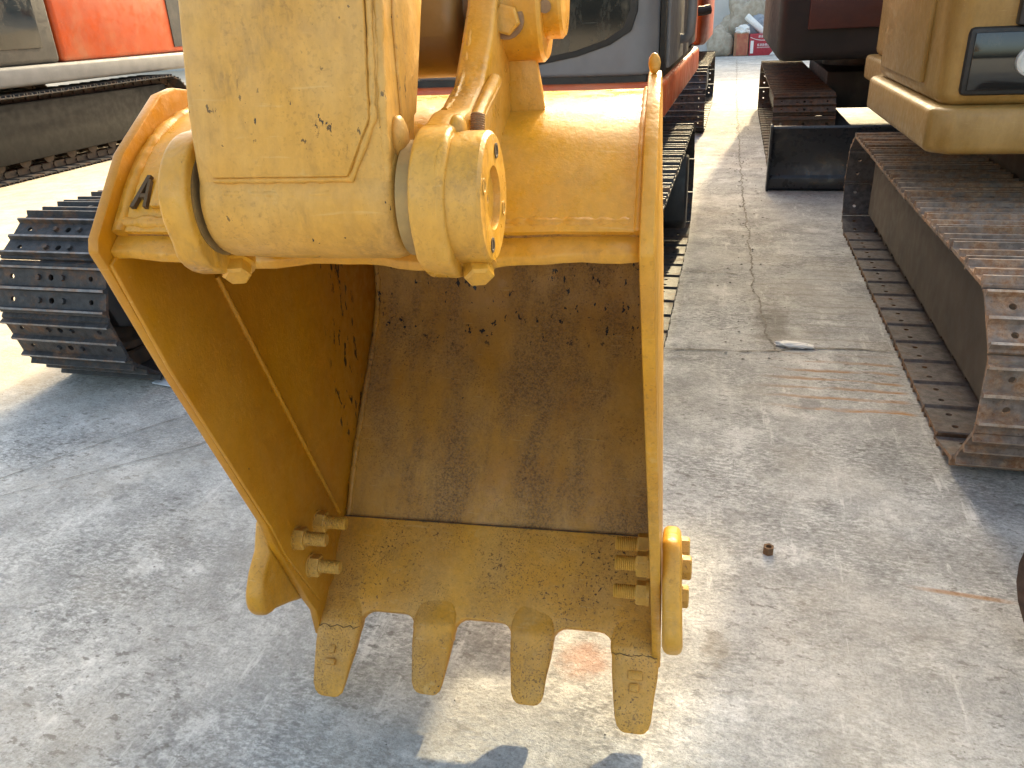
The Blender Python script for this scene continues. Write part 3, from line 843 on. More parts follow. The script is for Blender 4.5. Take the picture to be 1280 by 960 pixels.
m.obj('front_plate', M['arm'], arm, bevel=0.003)
def abead(pts, r, seed, wob=0.5, mat='arm'):
    P = [Vector(p) for p in pts]; L = []
    for i in range(len(P) - 1):
        k_n = max(1, int((P[i + 1] - P[i]).length / 0.007))
        for k in range(k_n): L.append(P[i].lerp(P[i + 1], k / k_n))
    L.append(P[-1])
    m = MB(); m.tube(L, r, 8, wob, seed)
    return m.obj('weld_bead', M[mat], arm, angle=80)
abead([af(-0.492, 1.349, 0.001), af(-0.331, 1.349, 0.001), af(-0.301, 1.409, 0.001), af(-0.300, 1.53, 0.001), af(-0.300, 1.9, 0.001)], 0.004, 31)
abead([(-0.500, 0.812, 1.334), (-0.40, 0.811, 1.332), (-0.300, 0.812, 1.334)], 0.006, 32, 0.3)
abead([(-0.293, 0.818, 1.345), (-0.292, 0.822, 1.415), (-0.292, 0.848, 1.53), (-0.292, 0.948, 1.9)], 0.005, 33)
# rounded boss and side lug on the arm's right cheek
def ablob(x, y, z, r, sq, mat='arm'):
    m = MB(); rings = []
    for k in range(1, 9):
        a = math.pi * k / 9
        rings.append([(x + sq[0] * r * math.sin(a) * math.cos(2 * math.pi * j / 14), y + sq[1] * r * math.sin(a) * math.sin(2 * math.pi * j / 14), z - sq[2] * r * math.cos(a)) for j in range(14)])
    m.loft(rings); return m.obj('weld_blob', M[mat], arm, angle=80, jit=r * 0.1)
ablob(-0.288, 0.855, 1.385, 0.020, (0.5, 0.9, 1.2))
m = MB(); m.prism([(0.87, 1.39), (0.925, 1.402), (0.985, 1.52), (1.10, 1.70), (0.93, 1.70), (0.875, 1.50)], AX1 - 0.001, AX1 + 0.003); m.obj('cheek_plate', M['arm'], arm, bevel=0.002)

# bucket link between the ears
lk = arc(UY, UZ, 0.092, 190, 350, 14) + [(1.36, 1.62), (1.62, 2.30), (1.46, 2.36), (1.20, 1.72)]
m = MB(); m.prism(lk, -0.480, -0.286)
link = m.obj('bucket_link', M['link'], root, bevel=0.045, seg=5, angle=25)
m = MB(); m.cyl((-0.60, UY, UZ), (-0.20, UY, UZ), 0.036, 28); m.obj('upper_pin', M['bare'], link)
m = MB(); m.tube([(-0.277, 1.28, 1.43), (-0.276, 1.30, 1.50), (-0.276, 1.36, 1.62), (-0.276, 1.45, 1.9)], 0.008, 8); m.obj('hose', M['rubber'], link)

m = MB(); m.prism([(1.82, 3.10), (1.78, 3.32), (0.55, 4.05), (-0.6, 4.15), (-4.2, 2.3), (-4.2, 1.9), (-0.7, 3.62), (0.45, 3.55), (1.40, 3.02)], -0.55, -0.25)
m.obj('boom', M['arm'], root, bevel=0.02)

# ------------------------------------------------------------------ tracks and machines
def shoe_mesh(name, w, p, mat, holes=True, inner_mat=None, tip_mat=None):
    m = MB()
    hp = p * 0.485
    prof = [(-hp, 0.0), (-hp + 0.004, -0.006), (-hp + 0.010, 0.0), (hp - 0.004, 0.0), (hp + 0.006, -0.010), (hp + 0.011, -0.006), (hp, 0.012)]
    gh = 0.036; T = 0.012
    top = [(0.44 * p, T), (0.44 * p - 0.003, gh), (0.44 * p - 0.012, gh), (0.44 * p - 0.017, T + 0.002),
           (0.012, T), (0.0055, gh - 0.004), (-0.0055, gh - 0.004), (-0.012, T),
           (-0.44 * p + 0.017, T + 0.002), (-0.44 * p + 0.012, gh), (-0.44 * p + 0.003, gh), (-0.44 * p - 0.001, T)]
    prof = prof + top + [(-hp, 0.010)]
    m.prism(prof, -w / 2, w / 2)
    me = m.mesh(name, mat, angle=25)
    if holes:
        a = bpy.data.objects.new('tmp_a', me); C.objects.link(a)
        k = MB()
        for sx in (-1, 1):
            for sy in (-1, 1):
                k.cyl((sx * (w / 2 - 0.075), sy * 0.22 * p, -0.05), (sx * (w / 2 - 0.075), sy * 0.22 * p, 0.08), 0.0115, 12)
        for sy in (-1, 1):
            k.cyl((0, sy * 0.22 * p, -0.05), (0, sy * 0.22 * p, 0.08), 0.014, 12)
        b = bpy.data.objects.new('tmp_b', k.mesh('tmp_k', None)); C.objects.link(b)
        md = a.modifiers.new('b', 'BOOLEAN'); md.operation = 'DIFFERENCE'; md.object = b; md.solver = 'EXACT'
        bpy.context.view_layer.update()
        dg = bpy.context.evaluated_depsgraph_get()
        me2 = bpy.data.meshes.new_from_object(a.evaluated_get(dg))
        me2.name = name
        bpy.data.objects.remove(a); bpy.data.objects.remove(b)
        me = me2
        if not me.materials: me.materials.append(mat)
    # bolt heads beside the chain
    bm = bmesh.new(); bm.from_mesh(me)
    for f in bm.faces: f.smooth = False
    for sx in (-1, 1):
        for sy in (-1, 1):
            mt = Matrix.Translation((sx * 0.062, sy * 0.22 * p, T + 0.006))
            bmesh.ops.create_cone(bm, cap_ends=True, segments=6, radius1=0.014, radius2=0.012, depth=0.014, matrix=mt)
    if tip_mat is not None:
        for f in bm.faces:
            if f.calc_center_median().z > 0.0255 and f.normal.z > 0.3: f.material_index = 1
    if inner_mat is not None:
        for f in bm.faces:
            if f.normal.z < -0.4: f.material_index = 2
    bm.to_mesh(me); bm.free()
    me.materials.append(tip_mat or mat)
    if inner_mat is not None: me.materials.append(inner_mat)
    return me

def track(parent, x0, w, yf, yr, h, p, shoe, matf, dx_frame=None, detail=True):
    """x0 left edge, w shoe width, front/rear extents, overall height; returns the frame part"""
    t_out = 0.036
    r = h / 2 - t_out
    zc = h / 2
    ya, yb = yf + h / 2, yr - h / 2
    xc = x0 + w / 2
    fr = MB()
    fw = w * 0.23
    prof = [(ya + 0.02, zc - r * 0.50), (yb - 0.05, zc - r * 0.50), (yb + 0.10, zc - 0.16), (yb + 0.08, zc + 0.18), (yb - 0.30, zc + r * 0.60), (ya + 0.30, zc + r * 0.62),
            (ya - 0.12, zc + r * 0.42), (ya - 0.22, zc + r * 0.05), (ya - 0.17, zc - r * 0.32)]
    if dx_frame is not None:
        prof = [(ya + 0.0, zc - r * 0.66), (yb + 0.02, zc - r * 0.62), (yb + 0.02, zc + r * 0.80), (ya + 0.05, zc + r * 0.86), (ya - 0.18, zc + r * 0.55), (ya - 0.245, zc + r * 0.12), (ya - 0.20, zc - r * 0.36), (ya - 0.12, zc - r * 0.58)]
        fr.prism(prof, x0 + dx_frame, x0 + w - dx_frame)
    else:
        fr.prism(prof, xc - fw, xc + fw)
    tr = fr.obj('track', M[matf], parent, bevel=0.015)
    # path
    Ls = yb - ya; La = math.pi * r
    tot = 2 * Ls + 2 * La
    N = int(round(tot / p))
    def at(s):
        s %= tot
        if s < Ls: return Vector((0, yb - s, zc - r)), Vector((0, -1, 0))
        s -= Ls
        if s < La:
            a = s / r
            return Vector((0, ya - r * math.sin(a), zc - r * math.cos(a))), Vector((0, -math.cos(a), math.sin(a)))
        s -= La
        if s < Ls:
            return Vector((0, ya + s, zc + r - 0.012 * math.sin(math.pi * s / Ls) ** 2)), Vector((0, 1, 0))
        s -= Ls
        a = s / r
        return Vector((0, yb + r * math.sin(a), zc + r * math.cos(a))), Vector((0, math.cos(a), -math.sin(a)))
    ch = MB()
    for k in range(N):
        pos, tg = at((k + 0.5) * tot / N)
        nr = Vector((1, 0, 0)).cross(tg)
        jx = random.uniform(-0.002, 0.002)
        o = link_obj('track_shoe', shoe, tr)
        o.matrix_local = Matrix(((1, 0, 0, xc + jx), (0, tg.y, nr.y, pos.y), (0, tg.z, nr.z, pos.z), (0, 0, 0, 1)))
        for sx in (-1, 1):
            cx_ = xc + sx * 0.062
            # chain link: a stretched hexagon under each shoe
            hx = [(-0.52 * p, -0.030), (-0.40 * p, -0.006), (0.40 * p, -0.006), (0.52 * p, -0.030), (0.52 * p, -0.062), (0.40 * p, -0.078), (-0.40 * p, -0.078), (-0.52 * p, -0.062)]
            off = 0.012 if sx > 0 else -0.012
            ch.add([(cx_ + e, *(lambda q: (q.y, q.z))(pos + tg * a + nr * b)) for e in (-0.014, 0.014) for a, b in hx],
                   [tuple(range(8)), tuple(range(15, 7, -1))] + [(i, (i + 1) % 8, 8 + (i + 1) % 8, 8 + i) for i in range(8)])
        q0 = pos + tg * (0.5 * p) + nr * -0.045
        ch.lathe([(0, 0.019), (0.19, 0.019)], (xc - 0.095, q0.y, q0.z), (1, 0, 0), 8)
    co = ch.obj('track_chain', M['chain'], tr)
    co['kind'] = 'stuff'
    # idler, sprocket and rollers
    wr = r - 0.080
    def wheel(nm, y, z, rr, hw, mat):
        m = MB()
        m.lathe([(-hw, rr * 0.35), (-hw, rr * 0.45), (-hw * 0.5, rr * 0.5), (-hw * 0.5, rr * 0.80), (-hw, rr * 0.86), (-hw, rr * 0.98), (-hw * 0.55, rr), (hw * 0.55, rr), (hw, rr * 0.98), (hw, rr * 0.86), (hw * 0.5, rr * 0.80), (hw * 0.5, rr * 0.5), (hw, rr * 0.45), (hw, rr * 0.35)], (xc, y, z), (1, 0, 0), 32)
        m.obj(nm, M[mat], tr, angle=30)
    wheel('idler', ya, zc, wr, 0.055, 'chain')
    if dx_frame is None or True:
        m = MB()
        nt = 22; sp = []
        for k in range(nt * 2):
            a = math.pi * k / nt
            rr = wr + (0.035 if k % 2 == 0 else -0.01)
            sp.append((yb + rr * math.cos(a), zc + rr * math.sin(a)))
        m.prism(sp, xc - 0.03, xc + 0.03)
        m.obj('sprocket', M['chain'], tr, bevel=0.004)
        m = MB(); m.lathe([(0, 0.20), (0.16, 0.20), (0.18, 0.18), (0.19, 0.10)], (xc, yb, zc), (1, 0, 0), 28); m.obj('travel_motor', M[matf], tr, angle=30)
    nr_ = max(3, int((yb - ya) / 0.36))
    for k in range(nr_):
        y = ya + 0.12 + (yb - ya - 0.24) * k / (nr_ - 1)
        m = MB(); m.lathe([(-0.115, 0.05), (-0.11, 0.085), (-0.085, 0.085), (-0.08, 0.068), (0.08, 0.068), (0.085, 0.085), (0.11, 0.085), (0.115, 0.05)], (xc, y, zc - r + 0.165), (1, 0, 0), 18)
        m.obj('roller', M['chain'], tr, angle=30)
    return tr

SH_BLACK = shoe_mesh('shoe_black', 0.56, 0.225, M['blackshoe'], True, None, M['blacktip'])
SH_RUST = shoe_mesh('shoe_rusty', 0.56, 0.225, M['rustshoe'], True, M['shoeinner'], M['rusttip'])
SH_DARK = shoe_mesh('shoe_dark', 0.56, 0.225, M['darkshoe'])

def lower(parent, x0, x1, y0, y1, mat):
    m = MB(); m.box(x0, x1, y0, y1, 0.42, 0.80)
    o = m.obj('undercarriage', M[mat], parent, bevel=0.03)
    m = MB(); m.cyl(((x0 + x1) / 2, (y0 + y1) / 2, 0.78), ((x0 + x1) / 2, (y0 + y1) / 2, 0.98), 0.55, 36); m.obj('slew_ring', M['black'], o)

def boom(parent, x, y, mat, hgt=1.0):
    pts = [(y, 1.5), (y - 0.2, 1.35), (y - 1.7, 3.35), (y - 3.2, 3.75), (y - 3.25, 4.0), (y - 2.0, 4.05), (y - 1.2, 3.75), (y + 0.15, 1.75)]
    m = MB(); m.prism(pts, x - 0.19, x + 0.19)
    return m.obj('boom', M[mat], parent, bevel=0.02)

# --- orange and grey machine behind the bucket
ex = thing('excavator', 'orange and grey excavator with black tracks standing directly behind the yellow bucket', 'excavator', (-1.65, 4.3, 0), 0, 'excavators parked in the yard')
bx_, by_ = -1.65, 4.3
def P(parent, mb, name, mat, **kw):
    """part built in world coordinates under an Empty that stands elsewhere"""
    pl = parent.matrix_world.translation if parent.type == 'EMPTY' else None
    off = Vector(parent.location) if parent.type == 'EMPTY' else Vector((0, 0, 0))
    mb.v = [(v[0] - off.x, v[1] - off.y, v[2] - off.z) for v in mb.v]
    return mb.obj(name, M[mat], parent, **kw)

class Local:
    """collects a machine in its own frame: x to the right edge of its left track etc."""
    pass

def machine_local(ex, X, Y):
    ex.location = (X, Y, 0)
machine_local(ex, 0, 0)
track(ex, -0.80, 0.56, 2.64, 5.95, 0.80, 0.225, SH_BLACK, 'black')
track(ex, -3.06, 0.56, 2.58, 5.95, 0.80, 0.225, SH_BLACK, 'black')
lower(ex, -2.5, -0.78, 3.6, 5.1, 'black')
# deck skirt with rounded front corner
m = MB(); m.prism([(-2.92, 3.92), (-0.52, 3.88), (-0.40, 3.905), (-0.335, 3.97), (-0.315, 4.08), (-0.30, 7.2), (-0.42, 7.7), (-0.9, 8.05), (-2.4, 8.05), (-2.92, 7.7)], 1.005, 1.190, 'z')
skirt = m.obj('deck_skirt', M['orange'], ex, bevel=0.03, seg=3, angle=40)
m = MB(); m.prism([(-2.85, 3.97), (-0.50, 3.915), (-0.40, 3.94), (-0.36, 4.0), (-0.34, 4.1), (-0.335, 7.0), (-2.85, 7.0)], 1.188, 1.222, 'z')
m.obj('deck_gap_strip', M['rubber'], skirt)  # black slab standing in for the shaded gap between cab and skirt
cabp = [(-1.52, 3.93), (-0.50, 3.895), (-0.415, 3.915), (-0.365, 3.965), (-0.345, 4.05), (-0.315, 4.6), (-0.315, 5.75), (-1.52, 5.75)]
m = MB(); m.prism(cabp, 1.220, 2.86, 'z')
cab = m.obj('cab', M['grey'], ex, bevel=0.02, seg=3, angle=50)
# front window: black gasket and dusty pane (x,z outlines just proud of the front face)
glassp = [(-1.44, 1.265), (-1.15, 1.278), (-0.95, 1.298), (-0.72, 1.336), (-0.58, 1.378), (-0.50, 1.425), (-0.47, 1.50), (-0.465, 1.62), (-0.48, 2.62), (-1.44, 2.62)]
gask = [(-1.48, 1.243), (-1.15, 1.252), (-0.94, 1.272), (-0.71, 1.311), (-0.56, 1.355), (-0.465, 1.410), (-0.438, 1.49), (-0.433, 1.62), (-0.45, 2.66), (-1.48, 2.66)]
def slant(v): return (v[0], v[1] - 0.034 * (v[0] + 0.5), v[2])
m = MB(); m.prism(gask, 3.885, 3.925, 'y'); m.obj('window_gasket', M['rubber'], cab, bevel=0.006, fn=slant)
m = MB(); m.prism(glassp, 3.8835, 3.900, 'y'); m.obj('front_window', M['glass'], cab, fn=slant)
# door: leaf, seams, handle rail
m = MB(); m.box(-0.330, -0.306, 4.12, 5.12, 1.235, 2.78); door = m.obj('cab_door', M['grey'], cab, bevel=0.008)
m = MB(); m.box(-0.330, -0.308, 5.16, 5.72, 1.235, 2.78); m.obj('rear_cab_panel', M['grey'], cab, bevel=0.008)
m = MB(); m.prism([(4.06, 1.225), (4.10, 1.225), (4.10, 2.8), (4.02, 2.8), (4.02, 1.30)], -0.345, -0.322); m.obj('door_gap_strip', M['rubber'], cab, fn=lambda v: v)  # black strip whose colour stands for the shade in the door gap
m = MB(); m.tube([(-0.315, 4.90, 1.335), (-0.275, 4.88, 1.338), (-0.255, 4.86, 1.365), (-0.250, 4.86, 1.45), (-0.250, 4.86, 2.0), (-0.27, 4.87, 2.06), (-0.315, 4.88, 2.07)], 0.026, 12)
m.obj('grab_handle', M['handle'], cab, angle=60)
# side bodies
m = MB(); m.prism([(-0.335, 5.80), (-0.325, 7.2), (-0.44, 7.65), (-0.92, 7.98), (-2.38, 7.98), (-2.86, 7.65), (-2.86, 6.2), (-1.6, 6.2), (-1.6, 5.80)], 1.222, 2.15, 'z'); m.obj('engine_housing', M['orange'], ex, bevel=0.04, seg=3)
m = MB(); m.box(-0.327, -0.317, 5.88, 6.75, 1.25, 2.05); m.obj('side_door', M['grey'], ex, bevel=0.003)
m = MB(); m.box(-2.86, -2.10, 4.02, 6.15, 1.222, 1.95); m.obj('tank_box', M['orange'], ex, bevel=0.04, seg=3)
m = MB(); m.box(-2.05, -1.60, 4.1, 6.1, 1.222, 1.35); m.obj('boom_well', M['black'], ex, bevel=0.02)
m = MB(); m.tube([(-0.31, 6.9, 1.46), (-0.27, 6.9, 1.46), (-0.22, 6.92, 1.47)], 0.035, 10); m.obj('side_lamp', M['rubber'], ex)
boom(ex, -1.83, 4.7, 'orange')
m = MB(); m.cyl((-1.83, 4.05, 1.40), (-1.83, 3.25, 2.75), 0.075, 20); m.obj('boom_cylinder', M['black'], ex)
m = MB(); m.box(-0.245, -0.20, 5.35, 5.62, 0.16, 0.50); 
m2 = MB(); m2.prism([(5.30, 0.20), (5.30, 0.52), (5.36, 0.62), (5.46, 0.62), (5.50, 0.52), (5.50, 0.16), (5.36, 0.14)], -0.42, -0.255); m2.obj('motor_guard', M['black'], ex, bevel=0.02, seg=3)

# --- yellow machine on the right
ey = thing('excavator', 'yellow excavator on rusty tracks standing beside the alley, long rust lines before it', 'excavator', (0, 0, 0), 0, 'excavators parked in the yard')
track(ey, 0.805, 0.56, 2.45, 6.12, 0.685, 0.225, SH_RUST, 'brownframe', dx_frame=0.135)
track(ey, 2.95, 0.56, 2.45, 6.12, 0.685, 0.225, SH_RUST, 'brownframe', dx_frame=0.135)
lower(ey, 1.4, 2.95, 3.5, 5.2, 'brownframe')
m = MB(); m.prism([(0.84, 3.60), (0.77, 3.68), (0.755, 5.25), (1.0, 5.6), (1.0, 7.3), (3.0, 7.3), (3.45, 6.9), (3.45, 3.60)], 0.905, 1.085, 'z'); sk = m.obj('deck_skirt', M['yellowbody'], ey, bevel=0.03, seg=3)
m = MB(); m.prism([(0.84, 3.68), (0.80, 3.76), (0.79, 5.2), (1.05, 5.55), (1.05, 7.2), (3.0, 7.2), (3.4, 6.9), (3.4, 3.68)], 1.083, 2.9, 'z'); bd = m.obj('body', M['yellowbody'], ey, bevel=0.05, seg=3)
m = MB(); m.box(0.865, 1.72, 3.655, 3.70, 1.125, 1.375); wdw = m.obj('front_panel_recess', M['rubber'], bd, bevel=0.02)
m = MB(); m.box(0.885, 1.70, 3.648, 3.66, 1.145, 1.355); m.obj('lower_window', M['glass'], wdw, bevel=0.003)
m = MB(); m.lathe([(0, 0.03), (0.004, 0.055), (0.03, 0.055), (0.034, 0.045), (0.030, 0.044)], (1.09, 3.648, 1.25), (0, -1, 0), 24); m.obj('work_lamp', M['lamp'], bd)
m = MB(); m.box(1.02, 1.08, 3.64, 3.69, 1.377, 2.7); m.obj('window_pillar', M['black'], bd, bevel=0.01)
m = MB(); m.box(0.778, 0.80, 4.0, 5.05, 1.15, 2.7); m.obj('side_door', M['yellowbody'], bd, bevel=0.006)
boom(ey, 2.35, 4.4, 'yellowbody')

# --- dark machine with a blade further up the alley
ed = thing('excavator', 'dark excavator with brown tracks and a navy dozer blade lowered in front', 'excavator', (0, 0, 0), 0, 'excavators parked in the yard')
track(ed, 0.37, 0.56, 8.15, 13.6, 0.70, 0.225, SH_DARK, 'black')
track(ed, 2.15, 0.56, 8.15, 13.6, 0.70, 0.225, SH_DARK, 'black')
lower(ed, 0.95, 2.15, 9.6, 12.0, 'black')
m = MB(); m.prism([(0.36, 8.40), (0.36, 13.5), (2.7, 13.5), (2.7, 8.40)], 0.98, 3.35, 'z'); m.obj('body', M['darkbody'], ed, bevel=0.08, seg=3)  # front and unseen height set so its shadow covers the alley
m = MB(); m.box(0.62, 1.5, 8.365, 8.42, 1.25, 1.7); m.obj('red_panel', M['dullred'], ed, bevel=0.01)
bp = [(7.32, 0.0), (7.29, 0.02), (7.30, 0.11), (7.325, 0.13), (7.36, 0.30), (7.33, 0.47), (7.28, 0.525), (7.30, 0.545), (7.36, 0.53), (7.40, 0.30), (7.37, 0.0)]
m = MB(); m.prism(bp, 0.345, 2.7); bl = m.obj('dozer_blade', M['blade'], ed, bevel=0.006)
m = MB(); m.prism([(7.27, 0.0), (7.27, 0.54), (7.31, 0.56), (7.42, 0.54), (7.42, 0.0)], 0.325, 0.345); m.obj('blade_end', M['blade'], bl, bevel=0.004)
for x in (0.95, 1.98):
    m = MB(); m.box(x, x + 0.14, 7.38, 9.7, 0.28, 0.42); m.obj('blade_arm', M['black'], ed, bevel=0.02)
m = MB(); m.prism([(9.9, 2.6), (9.4, 2.5), (8.35, 4.3), (8.2, 5.2), (8.6, 5.3), (9.0, 4.6)], 0.78, 1.40); m.obj('boom', M['darkbody'], ed, bevel=0.02)  # unseen raised boom, added and placed to shade the near alley
m = MB(); m.prism([(8.45, 5.2), (8.1, 5.2), (7.9, 2.6), (8.15, 2.5)], 0.85, 1.30); m.obj('arm', M['darkbody'], ed, bevel=0.02)  # unseen arm added with the boom, its shadow on the same strip

# --- second machine behind the orange one
e2 = thing('excavator', 'orange excavator parked in line behind the grey cab, only its track showing', 'excavator', (0, 0, 0), 0, 'excavators parked in the yard')
track(e2, -0.90, 0.56, 10.6, 14.8, 0.80, 0.225, SH_BLACK, 'black')
track(e2, -3.06, 0.56, 10.6, 14.8, 0.80, 0.225, SH_BLACK, 'black')
lower(e2, -2.5, -0.9, 11.8, 13.6, 'black')
m = MB(); m.prism([(-2.9, 12.0), (-0.5, 12.0), (-0.42, 12.2), (-0.42, 15.4), (-0.9, 15.8), (-2.9, 15.8)], 1.0, 2.2, 'z'); m.obj('body', M['orange'], e2, bevel=0.05, seg=3)
m = MB(); m.box(-1.5, -0.48, 11.9, 13.4, 2.19, 2.9); m.obj('cab', M['grey'], e2, bevel=0.05)

# --- machine across the sunny ground at the far left
e3 = thing('excavator', 'orange excavator with dark glass cab standing across the sunlit ground', 'excavator', (0, 0, 0), 0, 'excavators parked in the yard')
track(e3, -8.46, 0.56, 4.6, 11.0, 0.95, 0.190, shoe_mesh('shoe_plain', 0.56, 0.190, M['blackshoe'], False), 'darkframe', dx_frame=0.10)
track(e3, -10.9, 0.56, 4.6, 11.0, 0.95, 0.190, bpy.data.meshes['shoe_plain'], 'darkframe', dx_frame=0.10)
lower(e3, -10.3, -8.4, 6.5, 9.0, 'black')
m = MB(); m.prism([(-10.8, 5.6), (-8.1, 5.6), (-8.0, 5.75), (-8.0, 12.0), (-8.6, 12.4), (-10.8, 12.4)], 1.0, 1.22, 'z'); m.obj('deck_skirt', M['deck'], e3, bevel=0.04, seg=3)
m = MB(); m.box(-9.2, -8.04, 5.7, 8.75, 1.22, 3.0); cb = m.obj('cab', M['black'], e3, bevel=0.06, seg=3)
m = MB(); m.box(-8.045, -8.025, 5.95, 8.5, 1.40, 2.8); m.obj('side_window', M['glass'], cb, bevel=0.006)
m = MB(); m.box(-10.8, -8.05, 8.8, 11.6, 1.22, 2.4); m.obj('engine_housing', M['orange'], e3, bevel=0.06, seg=3)
m = MB(); m.box(-10.8, -9.25, 5.7, 8.75, 1.22, 2.3); m.obj('tank_box', M['orange'], e3, bevel=0.06, seg=3)
m = MB(); m.box(-8.06, -8.035, 11.0, 11.5, 1.3, 2.3); m.obj('side_grille', M['black'], e3)

# ------------------------------------------------------------------ heap and wall at the end of the alley
m = MB(); m.box(-25, 18, 31.0, 31.4, 0, 6.5); w_ = m.obj('wall', M['wallmat'])
tag(w_, 'pale plaster wall closing the end of the alley', 'wall')
YB = 27.6
red = thing('cardboard_box', 'red carton with white print and a curved white stripe', 'box', (0, 0, 0))
m = MB(); m.box(0.36, 1.17, YB, YB + 0.55, 0.0, 0.62); rb = m.obj('carton', M['carton_red'], red, bevel=0.012, jit=0.004)
m = MB(); m.box(0.40, 0.49, YB - 0.004, YB + 0.01, 0.07, 0.43); m.obj('white_label', M['white'], red)
m = MB(); m.add([(0.98, YB - 0.004, 0.012), (1.16, YB - 0.004, 0.012), (1.16, YB - 0.004, 0.21)], [(0, 1, 2)]); m.obj('white_corner', M['white'], red)
m = MB()
for k in range(16):
    x0 = 0.38 + 0.78 * k / 16; x1 = 0.38 + 0.78 * (k + 1) / 16
    z = lambda x: 0.43 + 0.45 * (x - 0.77) ** 2 * 1.4
    m.add([(x0, YB - 0.004, z(x0)), (x1, YB - 0.004, z(x1)), (x1, YB - 0.004, z(x1) + 0.015), (x0, YB - 0.004, z(x0) + 0.015)], [(0, 1, 2, 3)])
m.obj('white_stripe', M['white'], red)
def glyphs(x, z, n, h, seed):
    rnd = random.Random(seed); m = MB()
    for k in range(n):
        gx = x + k * h * 1.08
        for s in range(3):
            zz = z + h * (0.12 + 0.36 * s)
            m.box(gx + h * rnd.uniform(0, 0.15), gx + h * rnd.uniform(0.75, 0.95), YB - 0.004, YB - 0.001, zz, zz + h * 0.13)
        for s in range(2):
            xx = gx + h * (0.15 + 0.5 * s + rnd.uniform(-0.08, 0.08))
            m.box(xx, xx + h * 0.13, YB - 0.0045, YB - 0.0012, z + h * rnd.uniform(0, 0.3), z + h * rnd.uniform(0.7, 1))
    m.obj('white_print', M['white'], red)
glyphs(0.62, 0.51, 5, 0.075, 1); glyphs(0.60, 0.27, 5, 0.07, 2); glyphs(0.60, 0.215, 10, 0.035, 3)
tan = thing('cardboard_box', 'faded tan and red carton under a pale plastic bag', 'box', (0, 0, 0))
m = MB(); m.box(-0.10, 0.33, YB + 0.02, YB + 0.5, 0.0, 0.66); m.obj('carton', M['carton_tan'], tan, bevel=0.01, jit=0.006)
m = MB(); m.box(-0.02, 0.32, YB + 0.012, YB + 0.03, 0.03, 0.64); m.obj('printed_panel', M['carton_print'], tan)

def crumple(name, c, s, mat, label, cat, seed, sub=3, amp=0.3):
    bm = bmesh.new()
    bmesh.ops.create_icosphere(bm, subdivisions=sub, radius=1)
    for v in bm.verts:
        p = v.co.copy()
        n = mnoise.noise(p * 1.7 + Vector((seed, 0, 0))) + 0.55 * abs(mnoise.noise(p * 4.0 + Vector((0, seed, 0)))) - 0.25 + 0.4 * abs(mnoise.noise(p * 8 + Vector((0, seed, 3))))
        p *= 1 + amp * n
        v.co = Vector((c[0] + p.x * s[0], c[1] + p.y * s[1], max(0.0, c[2] + p.z * s[2])))
    for f in bm.faces: f.smooth = True
    me = bpy.data.meshes.new(name); bm.to_mesh(me); bm.free(); me.materials.append(M[mat])
    return tag(link_obj(name, me), label, cat)
crumple('sack', (-0.55, YB + 0.4, 0.35), (0.42, 0.4, 0.5), 'sack', 'bulging beige sack standing left of the tan carton', 'sack', 1)
crumple('sack', (0.25, YB + 1.3, 0.80), (0.75, 0.5, 0.95), 'sack', 'tall crumpled heap of beige sacking behind the cartons', 'sack', 2, 4, 0.45)
crumple('plastic_bag', (0.12, YB + 0.26, 0.74), (0.24, 0.22, 0.14), 'white', 'white crumpled plastic bag lying on the tan carton', 'bag', 3, 4, 0.4)
crumple('tarpaulin', (0.62, YB + 0.85, 0.75), (0.34, 0.25, 0.35), 'tarp', 'grey blue tarpaulin bundle behind the red carton', 'tarpaulin', 4, 4, 0.45)
m = MB(); m.lathe([(0, 0.09), (0.02, 0.10), (0.75, 0.10), (0.77, 0.085)], (0.80, YB + 0.45, 0.62), (-0.62, 0.1, 0.55), 18)
tag(m.obj('paper_roll', M['white'], angle=40), 'white paper roll leaning across the red carton', 'roll')
m = MB(); m.prism([(0.95, 0.02), (1.55, 0.02), (1.20, 0.95), (1.02, 1.15)], YB + 0.62, YB + 0.66, 'y')
tag(m.obj('board', M['tarp'], bevel=0.01), 'grey board leaning behind the red carton', 'board')

# ------------------------------------------------------------------ small things on the concrete
m = MB()
a6 = [(0.0165 * math.cos(math.pi * k / 3), 0.0165 * math.sin(math.pi * k / 3)) for k in range(6)]
h6 = [(0.0085 * math.cos(2 * math.pi * k / 12), 0.0085 * math.sin(2 * math.pi * k / 12)) for k in range(12)]
vs_ = [(p[0], p[1], z) for z in (0.001, 0.025) for p in a6] + [(p[0], p[1], z) for z in (0.001, 0.025) for p in h6]
fs = [(i, (i + 1) % 6, 6 + (i + 1) % 6, 6 + i) for i in range(6)] + [(12 + i, 24 + i, 24 + (i + 1) % 12, 12 + (i + 1) % 12) for i in range(12)]
for lv, hv in ((0, 12), (6, 24)):
    for i in range(6):
        fs.append((lv + i, lv + (i + 1) % 6, hv + (2 * i + 2) % 12, hv + 2 * i + 1))
        fs.append((lv + i, hv + 2 * i + 1, hv + 2 * i))
m.add(vs_, fs)
nut = m.obj('hex_nut', M['nut'], angle=30)
nut.location = (0.192, 2.045, 0); nut.rotation_euler = (0, 0, 0.4)
tag(nut, 'rusty loose hex nut lying on the bare concrete', 'nut')

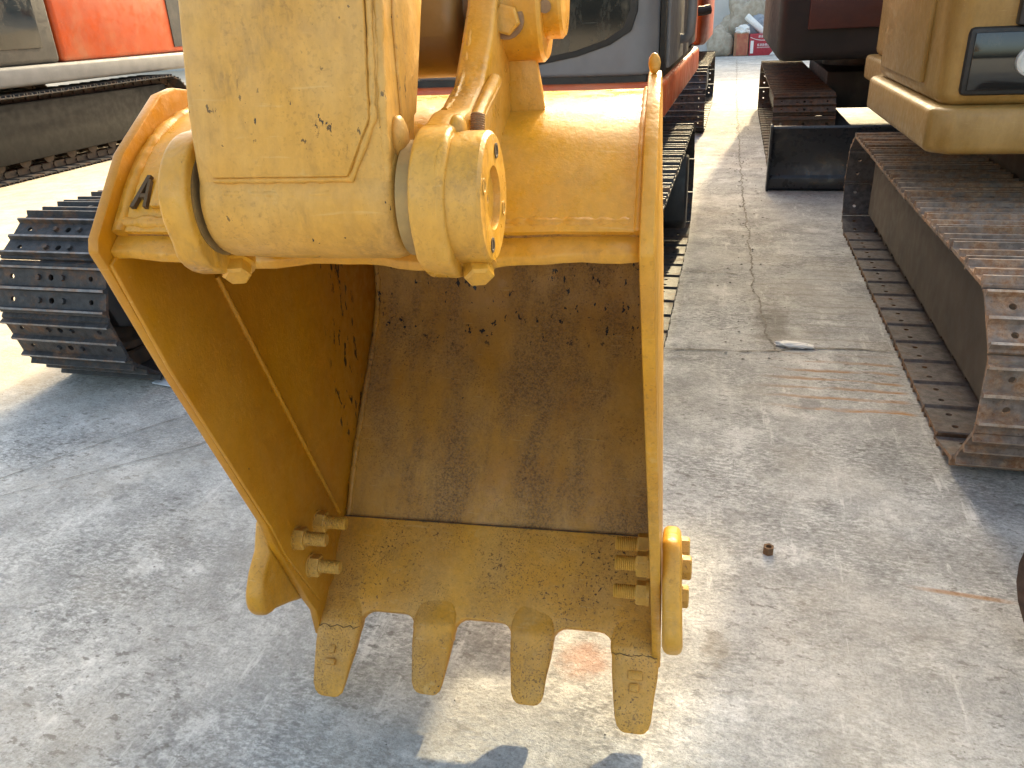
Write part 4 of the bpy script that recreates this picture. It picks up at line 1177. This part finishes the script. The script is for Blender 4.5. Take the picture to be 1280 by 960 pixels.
m = MB(); m.prism([(-0.10, -0.05), (0.02, -0.07), (0.11, -0.03), (0.10, 0.09), (0.0, 0.10), (-0.06, 0.07)], 0.004, 0.012, 'z')
sc_ = m.obj('plastic_scrap', M['scrap'], bevel=0.002, fn=lambda v: (v[0], v[1], v[2] + 0.25 * max(0, v[1]) ** 1.2))
sc_.location = (-2.46, 2.86, 0)
tag(sc_, 'pale blue plastic scrap lying by the black track', 'scrap')
bm = bmesh.new()
bmesh.ops.create_icosphere(bm, subdivisions=3, radius=1)
for v in bm.verts:
    p = v.co * (1 + 0.35 * mnoise.noise(v.co * 2.5))
    v.co = Vector((p.x * 0.085, p.y * 0.028, max(0.0, 0.010 + p.z * 0.014)))
me = bpy.data.meshes.new('paper_scrap'); bm.to_mesh(me); bm.free(); me.materials.append(M['white'])
ps = link_obj('paper_scrap', me); ps.location = (0.36, 3.70, 0); ps.rotation_euler = (0, 0, -0.15)
tag(ps, 'crumpled white paper scrap lying on the cross crack', 'scrap')

# rusty bucket lying on the ground, mostly out of view
lb = thing('excavator_bucket', 'rusty brown bucket with rounded side lying forward of the rusty tracks', 'bucket', (0.885, 1.60, 0), R(35))
lb.scale = (0.88, 0.88, 0.88)
pr = arc(0.0, 0.275, 0.27, 200, 520, 26) + [(-0.10, 0.30), (-0.12, 0.20)]
for x0, x1 in ((-0.010, 0.010), (0.725, 0.745)):
    m = MB(); m.prism(pr, x0, x1); m.obj('side_plate', M['brown'], lb, bevel=0.006)
pr2 = arc(0.0, 0.275, 0.262, 220, 500, 22)
m = MB(); m.prism(pr2 + list(reversed(arc(0.0, 0.275, 0.245, 220, 500, 22))), 0.008, 0.727); m.obj('shell', M['brown'], lb)

# grit
m = MB(); rnd = random.Random(5)
def stone(x, y, s):
    vs_ = []
    for dx, dy, dz in ((1, 0, 0), (-1, 0, 0), (0, 1, 0), (0, -1, 0), (0, 0, 1), (0, 0, -0.3)):
        k = s * rnd.uniform(0.55, 1.2)
        vs_.append((x + dx * k, y + dy * k, 0.002 + s * 0.25 + dz * k * 0.6))
    m.add(vs_, [(0, 2, 4), (2, 1, 4), (1, 3, 4), (3, 0, 4), (2, 0, 5), (1, 2, 5), (3, 1, 5), (0, 3, 5)])
for k in range(1500):
    y = 0.6 + 8 * rnd.random() ** 1.6
    stone(rnd.uniform(-3.4, 1.2), y, 0.0012 + 0.0035 * rnd.random() ** 4)
for k in range(500):
    y = rnd.uniform(3.5, 12)
    stone(0.16 + 0.10 * rnd.gauss(0, 1), y, 0.003 + 0.010 * rnd.random() ** 4)
gr = m.obj('grit', M['pebble'])
gr['kind'] = 'stuff'
gr['label'] = 'fine grit and small stones scattered over the concrete'
gr['category'] = 'grit'
